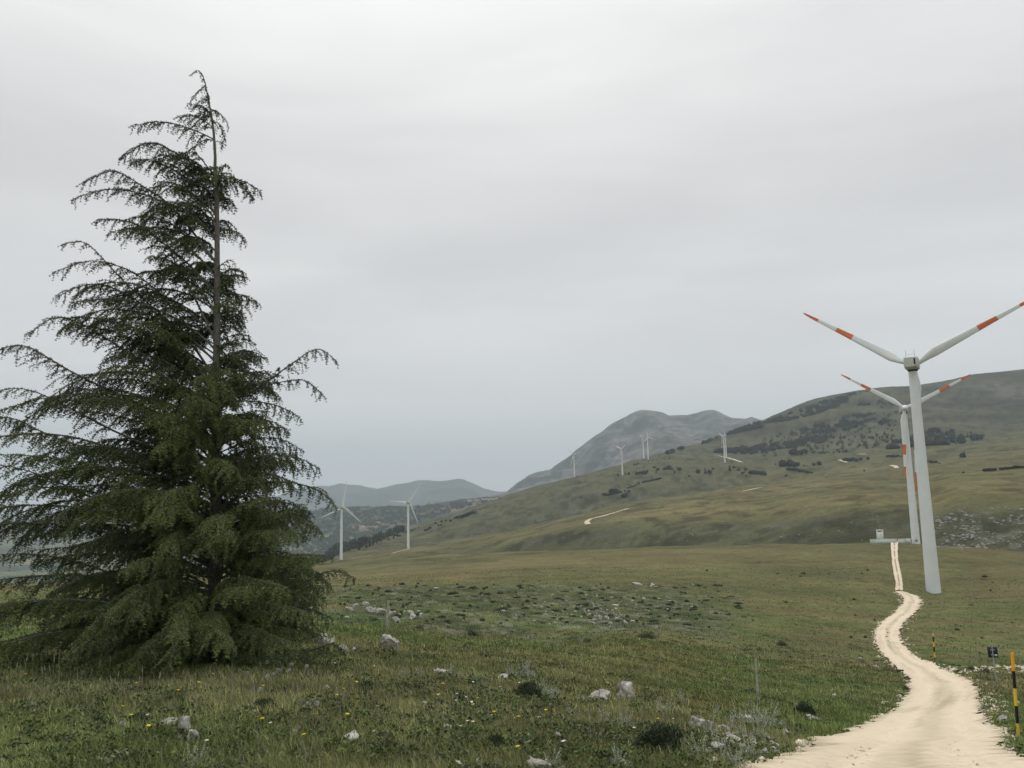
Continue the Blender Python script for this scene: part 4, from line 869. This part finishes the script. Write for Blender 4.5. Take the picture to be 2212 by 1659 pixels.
# ------------------------------------------------------------------ wind turbines
def tower_mb(H=55, r0=1.62, r1=1.0):
    b = MB(); z = np.linspace(0, H-1.4, 30); b.tube(np.stack([0*z, 0*z, z], 1), r0+(r1-r0)*(z/H)**.9, 32)
    for f_ in (.33, .66): zz = H*f_; rr = r0+(r1-r0)*f_**.9; b.tube([[0, 0, zz-.08], [0, 0, zz+.08]], [rr+.035, rr+.035], 32)
    return b
def blade_mb(L=28, band=None, flip=1):
    """blade along +Z, rotor axis along +Y, chord mostly in X"""
    b = MB(); fs = [0, .03, .06, .12, .18, .25, .35, .45, .528, .53, .61, .68, .682, .77, .85, .852, .90, .95, .985, 1.0]; n = 14; rings = []
    for f_ in fs:
        ch = np.interp(f_, [0, .05, .18, .30, .6, .9, .985, 1], [1.15, 1.15, 2.3, 1.95, 1.3, .75, .42, .12]); th = np.interp(f_, [0, .05, .18, .5, 1], [1.15, 1.1, .62, .28, .05]); tw = rad(np.interp(f_, [0, .1, .3, 1], [14, 14, 7, 0]))
        a = np.arange(n)*2*math.pi/n; x = np.cos(a)*ch/2-ch*.22*min(1, f_/.12); y = np.sin(a)*th/2*(1-.45*np.cos(a)*min(1, f_/.12))
        X = (x*math.cos(tw)-y*math.sin(tw))*flip; Y = x*math.sin(tw)+y*math.cos(tw); rings.append(np.stack([X, Y+f_**2*.5, np.full(n, f_*L)], 1))
    V = np.concatenate(rings)
    for i in range(len(fs)-1):
        mi = 0
        if band and ((.53 <= fs[i] < .68) or fs[i] >= .852): mi = 1
        j = np.arange(n); F = np.stack([i*n+j, i*n+(j+1) % n, (i+1)*n+(j+1) % n, (i+1)*n+j], 1); b.F.setdefault(4, []).append(F); b.M.setdefault(4, []).append(np.full(n, mi))
    b.V.append(V); b.n = len(V); return b
def turbine(pos, yaw, ph, label, L=28, band=None, H=55, group='wind turbines', proto=None):
    e_ = empty('wind_turbine', pos); tag(e_, label, 'wind turbine', group)
    if proto is None:
        t = tower_mb(H).build('tower', M['white'], e_, smooth=False); t.data.polygons.foreach_set('use_smooth', [len(p.vertices) == 4 for p in t.data.polygons])
        b = MB(); b.box((0, -1.62, 2.1), (.95, .10, 2.0), 0); d = b.build('door', M['nacelle'], t); d.rotation_euler = (0, 0, -.35 if L < 30 else 2.6)
        nz_ = MB(); prof = [(-3.6, 1.15, 1.1), (-3.3, 1.45, 1.4), (-1.0, 1.6, 1.55), (1.0, 1.55, 1.5), (1.9, 1.2, 1.25)]; rings = []; n = 20
        for (y, hx, hz) in prof:
            a = np.arange(n)*2*math.pi/n; rings.append(np.stack([np.sign(np.cos(a))*np.abs(np.cos(a))**.28*hx, np.full(n, y), np.sign(np.sin(a))*np.abs(np.sin(a))**.28*hz], 1))
        V = np.concatenate(rings); k = len(prof); i = np.arange(k-1)[:, None]*n; j = np.arange(n)[None]
        nz_.add(V, np.stack([i+j, i+(j+1) % n, i+n+(j+1) % n, i+n+j], -1).reshape(-1, 4)); nz_.add(V[:n], [list(range(n))]); nz_.add(V[-n:], [list(range(n))[::-1]])
        nc = nz_.build('nacelle', M['nacelle'], e_); nc.location = (0, 0, H)
        b = MB(); b.box((1.02, -3.5, .1), (.35, .34, 1.5)); b.build('vent', M['darkgap'], nc)
        b = MB(); b.tube([[-.9, -2.6, 1.3], [-.9, -2.6, 3.1]], [.05, .04], 6); b.tube([[1.0, -2.6, 1.3], [1.0, -2.6, 3.2]], [.05, .04], 6); b.tube([[-.9, -2.6, 2.0], [1.0, -2.6, 2.0]], [.03, .03], 6); b.build('mast', M['galv'], nc)
        b = MB(); b.tube([[0, 0, -1.95], [0, 0, -1.4]], [1.05, 1.2], 24); b.build('yaw_collar', M['darkgap'], nc)
        hb = MB(); ys_ = [1.8, 2.3, 3.2, 4.0, 4.6, 4.9]; hb.tube([[0, y, 0] for y in ys_], [1.0, 1.25, 1.3, 1.1, .65, .15], 24); hub = hb.build('hub', M['white'], e_, smooth=True); hub.location = (0, 0, H)
        bl = []
        bmsh = blade_mb(L, band).build('blade', [M['white'], band or M['white']], e_, smooth=True)
        for q in range(3):
            o = bmsh if q == 0 else bmsh.copy()
            if q: COL.objects.link(o); o.parent = e_
            bl.append(o)
    else:
        bl = []; 
        for ch in proto.children:
            c = copy_tree(ch, e_)
            if ch.name.startswith('blade'): bl.append(c)
            if ch.name.startswith('hub'): hub = c
            if ch.name.startswith('nacelle'): nc = c
    rz = -rad(yaw)
    for ch in e_.children:
        if ch.name.startswith('nacelle') or ch.name.startswith('hub'): ch.rotation_euler = (0, 0, rz)
    for q, o in enumerate(bl):
        a = rad(ph+120*q); R_ = Matrix.Rotation(rz, 4, 'Z')@Matrix.Rotation(a, 4, 'Y'); o.matrix_local = Matrix.Translation(Matrix.Rotation(rz, 4, 'Z')@Vector((0, 3.2, 0)) + Vector((0, 0, H)))@R_
    return e_
def tpos(x, y, d): P = at(x, y, d); return (P[0], P[1], float(TG.z(P[0], P[1]))-.2)
T1 = turbine(tpos(2017,1281,200), 33, 64, 'nearest and tallest wind turbine with orange banded blades beside the gravel road', 31, M['orange'])
T2 = turbine(tpos(1979,1174,340), 200, 56, 'second nearest turbine with orange banded blades, beside the pale green wall', 28, M['orange'])
T3 = turbine(tpos(737,1210,879), 16, 8, 'plain white turbine nearest to the cedar, at the left end of the field', 28)
T4 = turbine(tpos(882,1187,998), 20, 36, 'plain white turbine beside the pale triangular track, left of centre', 28, proto=T3)
turbine(tpos(1241,1030.5,2037), 324, 76, 'leftmost turbine on the far ridge, against the slope of the grey mountain', 28, proto=T3)
T6 = turbine(tpos(1345,1027,1722), 220, 64, 'far turbine on the conifer dotted slope below the ridge, red banded blades', 28, M['red'])
turbine(tpos(1391,992,2120), 252, 52, 'left turbine of the close pair on the ridge below the grey mountain', 28, proto=T6)
turbine(tpos(1400.5,993,1988), 156, 16, 'right turbine of the close pair on the ridge below the grey mountain', 28, proto=T6)
turbine(tpos(1566,999,1748), 252, 52, 'front turbine of the overlapping pair right of the grey mountain', 28, proto=T6)
turbine(tpos(1569,984,2022), 260, 76, 'rear turbine of the overlapping pair right of the grey mountain', 28, proto=T6)

# ------------------------------------------------------------------ kiosk and walls by the second turbine
def facing(P): return -math.atan2(P[0], P[1])
def on(x, y, d): P = at(x, y, d); return np.array([P[0], P[1], float(TG.z(P[0], P[1]))])
K = on(1902, 1168, 346); e_ = empty('transformer_kiosk', K, facing(K)-.1); tag(e_, 'small white tower like kiosk standing behind the pale green wall', 'kiosk')
b = MB(); b.box((0, 0, 2.6), (2.4, 2.4, 5.2)); b.build('wall', M['plaster'], e_)
b = MB(); b.box((0, 0, 5.32), (2.7, 2.7, .24)); b.build('roof', M['plaster'], e_); b = MB(); b.box((0, -1.215, 4.75), (1.2, .05, .35)); b.build('vent', M['darkgap'], e_)
b = MB(); b.box((.35, -1.215, 3.5), (.4, .05, .35)); b.build('insulator_plate', M['galv'], e_)
def wall(x0, x1, d, h, label, m, nm='low_wall'):
    A = on(x0, 1170, d); B = on(x1, 1170, d); w = np.hypot(*(B-A)[:2]); c = (A+B)/2; e_ = empty(nm, (c[0], c[1], min(A[2], B[2])), math.atan2(B[1]-A[1], B[0]-A[0])); tag(e_, label, 'wall', 'pale green walls by the second turbine' if nm == 'low_wall' else None)
    b = MB(); b.box((0, 0, h/2-.2), (w, .3, h+.4)); b.build('panel', m, e_)
    b = MB(); b.box((0, 0, h+.05), (w+.1, .42, .12)); b.build('coping', M['plaster'], e_)
    k = max(1, int(w/2.4)); 
    for i in range(k+1): b = MB(); b.box((-w/2+w*i/k, -.17, h/2), (.12, .08, h)); b.build('post', M['plaster'], e_)
wall(1880, 1936.5, 338, 1.9, 'long pale green wall in front of the white kiosk', M['palegreen']); wall(1940, 1956, 338, 1.9, 'short pale green wall right of the gap at the road end', M['palegreen'])
Kb = on(1962.5, 1170, 338); e_ = empty('utility_cabinet', Kb, facing(Kb)); tag(e_, 'white boxy cabinet between the short green wall and the second turbine', 'cabinet')
b = MB(); b.box((0, 0, .95), (1.7, 1.2, 2.1)); b.build('housing', M['plaster'], e_); b = MB(); b.box((0, 0, 2.06), (1.85, 1.35, .12)); b.build('lid', M['plaster'], e_); b = MB(); b.box((.1, -.62, .95), (.8, .04, 1.5)); b.build('door', M['nacelle'], e_)

# ------------------------------------------------------------------ striped poles, sign, wooden posts
def striped(x, y, xt, yt, label, w, bands, d0=None):
    P = TG.hit(x, y); d = P@VF; Tt = at(xt, yt, P[1]); ax = Tt-P; Lh = np.linalg.norm(ax); b = MB(); n = len(bands); s0 = 0
    tot = sum(q for q, _ in bands)
    for q, mi in bands:
        a = P+ax*(s0/tot); s0 += q; c = P+ax*(s0/tot); b.tube([a-P, c-P], [w, w], 12, mi, cap=True)
    o = b.build('snow_pole', [M['yellow'], M['black'], M['amber']]); o.location = P-ax*.03; return tag(o, label, 'snow pole', 'striped snow poles by the road')
striped(2200, 1592, 2186, 1405, 'tall yellow and black striped snow pole at the right edge, near the white stone', .030, [(48, 0), (52, 1), (52, 0), (52, 1), (54, 2)])
striped(2019.5, 1424, 2015, 1366, 'faded yellow and black snow pole beyond the road bend', .055, [(6, 1), (13, 0), (14, 1), (12, 0), (14, 1), (8, 0)])
P = TG.hit(2154, 1482); e_ = empty('road_sign', P, facing(P), 0, 0); tag(e_, 'small dark rectangular road sign seen from behind on a thin grey post', 'sign'); s_ = (P@VF)/FPX
e_.rotation_euler = (0, rad(-1.5), facing(P))
b = MB(); b.tube([[0, 0, -.1], [0, 0, 82*s_]], [.03, .03], 10); b.build('post', M['galv'], e_)
b = MB(); b.box((0, .05, 70*s_), (19*s_, .03, 22*s_)); pn = b.build('panel', M['signback'], e_); b = MB(); b.box((5.5*s_, .03, 64*s_), (5*s_, .01, 3.5*s_)); b.build('sticker', M['sticker'], pn)
b = MB(); b.box((0, .02, 75*s_), (8*s_, .03, .05)); b.box((0, .02, 65*s_), (8*s_, .03, .05)); b.build('bracket', M['galv'], e_)
def wpost(x, y, xt, yt, wpx, label):
    P = TG.hit(x, y); d = P@VF; T_ = at(xt, yt, P[1]); b = MB(); ax = T_-P; w = wpx*d/FPX/2; k = np.linspace(-.1, 1, 9)[:, None]; Q = ax*k+rng.normal(0, w*.12, (9, 3)); b.tube(Q, np.linspace(w*1.05, w*.85, 9)+rng.normal(0, w*.08, 9), 9)
    o = b.build('wooden_post', M['wood']); o.location = P; return tag(o, label, 'post')
wpost(836, 1359, 839, 1297, 6.4, 'short weathered wooden post standing before the limestone boulders')
wpost(1637, 1507, 1632, 1424, 5.4, 'thin leaning grey wooden stake in the rusty meadow left of the road')

# ------------------------------------------------------------------ far trees
def conifer_proto(seed, kind):
    g_ = np.random.default_rng(seed); n = 420
    if kind == 'c':
        h = g_.random(n)**1.2; a = g_.random(n)*6.28; lay = np.abs(((h*7) % 1)-.5)*.5+.75; rr = (.30*(1-h)+.02)*lay*np.sqrt(g_.random(n)); P = np.stack([rr*np.cos(a), rr*np.sin(a), .06+h*.9], 1); sz = .13
    else:
        u = g_.normal(size=(n, 3)); u /= np.linalg.norm(u, axis=1)[:, None]; lump = .75+.45*vnoise(u[:, 0]*2+seed, u[:, 1]*2+u[:, 2], seed); P = u*(g_.random(n)**.33*lump)[:, None]*np.array([.48, .48, .45])+[0, 0, .5]; sz = .16
    d = g_.normal(size=(n, 3)); d[:, 2] -= .2; d /= np.linalg.norm(d, axis=1)[:, None]; s_ = np.cross(d, g_.normal(size=(n, 3))); s_ /= np.linalg.norm(s_, axis=1)[:, None]
    V = np.stack([P-s_*sz*.45, P+s_*sz*.45, P+d*sz], 1).reshape(-1, 3); V[:, 2] = np.maximum(V[:, 2], 0)
    return V, np.arange(3*n).reshape(-1, 3)
PR = {}
CP = [conifer_proto(s, 'c') for s in range(3)]; BP = [conifer_proto(s+9, 'b') for s in range(3)]
def ftree(x, y, hpx, kind, label, group):
    P = TG.hit(x, y, 900); d = P@VF; h = hpx*d/FPX; s_ = int(rng.integers(3)); key = (kind, s_); nm = 'conifer_tree' if kind == 'c' else 'bushy_tree'
    if key not in PR: o = mk(nm, *((CP if kind == 'c' else BP)[s_]), M['pine']); PR[key] = o
    else: o = PR[key].copy(); COL.objects.link(o)
    w = h*(1.0 if kind == 'c' else 1.15)*(.85+.3*rng.random()); o.location = (P[0], P[1], P[2]-.3); o.scale = (w, w, h); o.rotation_euler = (0, 0, rng.random()*6)
    return tag(o, label, 'tree', group)
F1 = [(1170,850,25,'c'),(1365,850,25,'c'),(1400,875,30,'c'),(1490,845,35,'c'),(1670,855,40,'b'),(1725,895,50,'b'),(1698,940,50,'c'),(1820,875,40,'c'),(1850,880,60,'c'),(1880,878,60,'c'),(1905,875,75,'c'),(1930,880,80,'c'),(1960,880,60,'c'),(1990,885,50,'c'),(2050,850,40,'c'),(2095,890,50,'b'),(2120,890,40,'b'),(2025,935,45,'c'),(1030,985,35,'b'),(1165,970,40,'c'),(1220,970,45,'b'),(1345,965,50,'c'),(1380,960,40,'b'),(1410,950,50,'c'),(1450,955,50,'b'),(1490,960,60,'b'),(1515,950,50,'b'),(1545,925,50,'c'),(1310,810,40,'c'),(1340,805,25,'b'),(1365,795,25,'b'),(1390,780,30,'c'),(1755,650,35,'c'),(1810,698,15,'b'),(1845,695,22,'c'),(1065,910,18,'b'),(960,950,14,'b'),(760,1320,50,'c'),(800,1335,50,'b'),(825,1335,45,'b'),(905,1285,65,'b'),(940,1288,75,'b'),(985,1285,75,'b'),(1020,1285,60,'b'),(1120,1368,65,'b'),(1150,1355,65,'b'),(1175,1340,55,'b'),(383,1388,42,'c'),(368,1128,16,'b'),(1245,1165,30,'b'),(1390,1132,38,'b'),(1155,1257,25,'b'),(1220,1275,42,'b'),(1025,1372,15,'b'),(320,1003,28,'c'),(1475,715,20,'b'),(1562,732,25,'b'),(1640,718,15,'b'),(1700,706,15,'b'),(1930,684,20,'b'),(1062,1185,22,'c'),(1197,1145,22,'c')]
for t in np.linspace(0, 1, 9): F1.append((870+215*t, 1328-45*t, 30, 'b'))
for t in np.linspace(0, 1, 7): F1.append((1205+150*t, 1208-48*t, 24, 'b'))
for t in np.linspace(0, 1, 13): F1.append((1460+310*t, 1108-66*t, 30, 'b'))
for u, v, h, k in F1:
    x, y = z4(u, v); ftree(x, y+.4, h*.124*1.1, k, 'dark tree on the green slope below and right of the far turbine pair' if u > 1100 else 'dark tree in the group left of and below the far slope turbine', 'trees on the far turbine slope' if u > 1100 else 'trees lower on the far slope')
for u, v, h, k in [(1770,1200,55,'c'),(780,1380,30,'c'),(820,1450,80,'b'),(845,1450,60,'c'),(970,1370,40,'c'),(980,1460,85,'c'),(1070,1460,75,'b'),(1150,1370,40,'b'),(1515,1400,110,'c'),(1605,1345,50,'b'),(1685,1400,60,'c'),(1730,1395,60,'c'),(1865,1390,60,'b'),(1785,1470,50,'b'),(1830,1450,50,'c'),(1870,1520,50,'c'),(1960,1470,70,'b'),(2000,1475,85,'b'),(2050,1470,90,'c'),(2090,1475,85,'c'),(2140,1480,80,'b'),(2190,1480,70,'b'),(2230,1478,70,'b'),(2280,1475,70,'c'),(630,1520,30,'b'),(555,1205,22,'b'),(1055,1010,20,'b')]:
    x, y = z5(u, v); ftree(x, y+.4, h*.0992*1.1, k, 'dark tree below the pale slanting track on the far slope', 'trees below the slanting track')
F3 = [(10,1545,30,'b'),(30,1545,24,'b'),(250,1375,50,'b'),(275,1375,55,'b'),(295,1372,45,'c'),(325,1370,38,'b'),(360,1358,38,'b'),(205,1555,18,'b'),(115,1457,14,'b'),(355,1466,15,'b'),(380,1466,12,'b'),(440,1466,28,'b'),(485,1461,38,'b'),(915,1236,22,'b'),(935,1236,24,'b'),(825,1300,22,'b'),(875,1302,36,'b'),(960,1297,24,'b'),(842,1212,20,'b'),(1605,1192,42,'b'),(1765,1197,28,'c'),(1690,1397,40,'b'),(1710,1395,50,'c'),(865,1512,15,'b'),(550,1565,8,'b'),(665,1240,26,'b'),(695,1235,24,'b'),(1015,1228,20,'b'),(1005,1115,40,'b'),(1040,1105,48,'b'),(1065,1100,35,'b'),(835,1420,28,'b'),(895,1413,24,'b'),(1705,1552,15,'b'),(1500,1450,14,'b')]
for a_, b_, v0, v1, h, n_ in [(165,300,1468,1470,50,11),(215,380,1500,1524,26,11),(395,425,1525,1530,20,3),(700,805,1427,1430,34,8),(1385,1480,1436,1440,22,8),(1885,1970,1522,1526,26,8),(2010,2130,1500,1496,24,10),(2135,2212,1506,1504,28,7),(1060,1190,1390,1392,20,8)]:
    for t in np.linspace(0, 1, n_): F3.append((a_+(b_-a_)*t+rng.normal(0, 3), v0+(v1-v0)*t+rng.normal(0, 2), h*(.7+.5*rng.random()), 'b'))
for u, v, h, k in F3:
    x, y = r6(u, v); ftree(x, y+.4, h*.2559, k, 'dark tree dotted on the right hand mountainside behind the big turbines', 'trees on the right mountainside')
F4 = [(1360,1135,20,'b'),(1415,1122,22,'b'),(1450,1112,20,'b'),(1490,1114,22,'b'),(1525,1087,14,'b'),(1550,1090,30,'b'),(1580,1088,36,'b'),(1605,1077,30,'b'),(1622,1073,34,'b'),(1640,1068,36,'b'),(1662,1057,32,'b'),(1688,1047,30,'b'),(1715,1038,18,'b'),(1748,1014,12,'b'),(1385,1152,18,'b'),(1408,1147,16,'b'),(1440,1130,12,'b'),(1268,1196,20,'b'),(1290,1190,20,'b'),(1312,1177,22,'b'),(1150,1196,16,'b'),(1165,1190,16,'b'),(1185,1182,14,'b'),(1213,1172,12,'b'),(1050,1242,20,'b'),(1030,1242,20,'b'),(1010,1240,20,'b'),(995,1260,30,'c'),(952,1277,20,'b'),(880,1292,34,'c'),(850,1302,28,'c'),(818,1317,34,'c'),(785,1332,44,'c'),(757,1340,50,'c'),(695,1360,56,'c'),(1100,1205,14,'b'),(1080,1212,14,'b')]
for u, v, h, k in F4:
    x, y = r4(u, v); ftree(x, y+.4, h*.248, k, 'dark tree on the long green slope behind the two plain white turbines', 'trees on the long left slope')
def wood_mesh(name, label, polys, T, n, h0, h1, seed, rmin=0, conv=None, share=.6):
    g_ = np.random.default_rng(seed); P = []; 
    for (pl, w) in polys:
        pl = np.array([conv(*p) if conv else p for p in pl], float); lo, hi = pl.min(0), pl.max(0); k = 0; want = int(n*w); tries = 0
        while k < want and tries < want*40:
            tries += 1; x, y = lo+(hi-lo)*g_.random(2)
            if not inpoly(np.array([x]), np.array([y]), pl)[0]: continue
            if fbm(np.array([x/11.]), np.array([y/5.]), 3, seed)[0] < .44: continue
            P.append(T.hit(x, y, rmin)); k += 1
    P = np.array(P); n = len(P); V = []; F = []; off = 0
    for i in range(n):
        V0, F0 = (CP if g_.random() < share else BP)[int(g_.integers(3))]; m_ = 130 if share < 2 else 60; V0 = V0[:m_*3]; F0 = F0[:m_]
        h = h0+(h1-h0)*g_.random(); V.append(V0*np.array([h*1.1, h*1.1, h])*1.0+P[i]-[0, 0, .4]); F.append(F0+off); off += len(V0)
    return tag(mk(name, np.concatenate(V), np.concatenate(F), M['pine']), label, 'woodland', kind='stuff')
M['haze_wood'] = mat('valley_foliage', (.075, .095, .062), .8, .1, noise=.05, mulrange=(.6, 1.6))
wood_mesh('conifer_wood', 'dark conifer belt along the lower edge of the long slope', [([(640,1226),(680,1205),(715,1190),(742,1181),(800,1167),(835,1152),(870,1143),(873,1148),(835,1163),(800,1178),(770,1187),(735,1202),(690,1220),(650,1234)], 1)], TG, 420, 6, 13, 1, 1100)
wood_mesh('ridge_wood', 'dark forest along the skyline and in patches on the right hand mountainside', [
  ([(0,1100),(220,1032),(500,932),(750,862),(960,828),(740,880),(720,930),(600,990),(420,1045),(220,1090),(0,1112)], .36),
  ([(240,1185),(420,1135),(600,1100),(990,1072),(985,1110),(820,1135),(640,1190),(430,1200),(250,1200)], .16), ([(0,1350),(0,1290),(230,1270),(400,1230),(620,1215),(600,1250),(480,1285),(380,1290),(250,1320),(60,1350)], .16),
  ([(1030,1335),(1100,1275),(1240,1240),(1360,1200),(1450,1160),(1560,1190),(1650,1220),(1880,1220),(1880,1240),(1700,1290),(1500,1320),(1380,1335),(1100,1365),(1040,1360)], .24), ([(840,945),(915,948),(910,958),(800,962)], .015),([(990,925),(1150,935),(1150,955),(970,955)], .03),([(750,1050),(850,1030),(960,1030),(860,1060)], .035),([(0,1250),(300,1150),(900,1000),(1150,930),(1150,1250),(700,1400),(0,1400)], .10)], TG, 2500, 5, 10, 2, 1900, r6, .5)
wood_mesh('skyline_wood', 'dark strip of forest on the ridge right of the grey mountain', [([(870,835),(1050,770),(1200,705),(1430,620),(1700,520),(1900,450),(2050,385),(2212,360),(2212,470),(2000,520),(1700,580),(1430,640),(1200,710),(1050,785),(870,842)], .5),
  ([(1180,1005),(1600,940),(2050,900),(2280,880),(2280,980),(1980,1050),(1600,1030),(1200,1018)], .45), ([(100,1045),(300,990),(480,930),(520,925),(300,1005),(140,1050)], .05)], TG, 900, 6, 12, 3, 1900, z5, .4)
wood_mesh('valley_wood', 'hazy woodland covering the hills beyond the valley', [([(600,1114),(700,1098),(830,1095),(930,1093),(1050,1076),(1090,1076),(1060,1090),(960,1112),(880,1138),(860,1148),(780,1170),(700,1205),(600,1235),(560,1240),(560,1125)], 1)], TH, 5200, 6, 12, 4, 2300, None, .25).data.materials[0] = M['haze_wood']

# ------------------------------------------------------------------ houses far away
def house(x, y, wpx, label, T=TH, group='houses of the far village', rz=None, wm='wallh'):
    P = T.hit(x, y, 2300); d = P@VF; w = wpx*d/FPX; dp = w*.7; h = w*.42; e_ = empty('village_house', P, facing(P)+(rng.normal()*.5 if rz is None else rz)); tag(e_, label, 'house', group)
    b = MB(); b.box((0, 0, h/2-1), (w, dp, h+2)); b.build('wall', M[wm], e_)
    b = MB(); o_ = .6; V = [[-w/2-o_, -dp/2-o_, h], [w/2+o_, -dp/2-o_, h], [w/2+o_, dp/2+o_, h], [-w/2-o_, dp/2+o_, h], [-w/2-o_, 0, h+w*.2], [w/2+o_, 0, h+w*.2]]
    b.add(V, [[0, 1, 5, 4], [2, 3, 4, 5], [3, 2, 1, 0]]); b.add([V[0], V[4], V[3]], [[0, 1, 2]]); b.add([V[1], V[2], V[5]], [[0, 1, 2]]); b.build('roof', M['roof'], e_)
for i in range(22):
    u = 1545+355*(i+.3*rng.random())/22; v = 940-30*(i/22)+rng.normal(0, 5); x, y = r4(u, v); house(x, y+1.5, 3.2+rng.random()*2.2, 'pale house in the far village on the ridge below the blue hills')
house(816, 1131, 7, 'white farmhouse beside the tan fields in the valley', group=None, rz=.3); house(784, 1140, 8, 'long pale farm shed below the tan fields in the valley', group=None, rz=.2)
house(707, 1174, 4.5, 'left of two small pale buildings low in the valley, beside the nearest white tower', group=None, rz=.3); house(727, 1178, 4, 'right of two small pale buildings low in the valley, beside the nearest white tower', group=None, rz=.1)

# ------------------------------------------------------------------ haze
b = MB(); b.box((0, 4000, 275), (42000, 30000, 2150)); hz = b.build('haze', None) if False else None
hmz = bpy.data.materials.new('haze_air'); hmz.use_nodes = True; n = hmz.node_tree.nodes; l = hmz.node_tree.links
n.remove(n['Principled BSDF']); pv = n.new('ShaderNodeVolumePrincipled'); pv.inputs['Color'].default_value = (.76, .90, 1.0, 1); pv.inputs['Density'].default_value = 8.2e-5; pv.inputs['Anisotropy'].default_value = 0
l.new(pv.outputs[0], n['Material Output'].inputs['Volume'])
hz = b.build('haze', hmz); tag(hz, 'thin bluish haze over the whole landscape', 'haze', kind='stuff')
print('objects', len(bpy.data.objects))
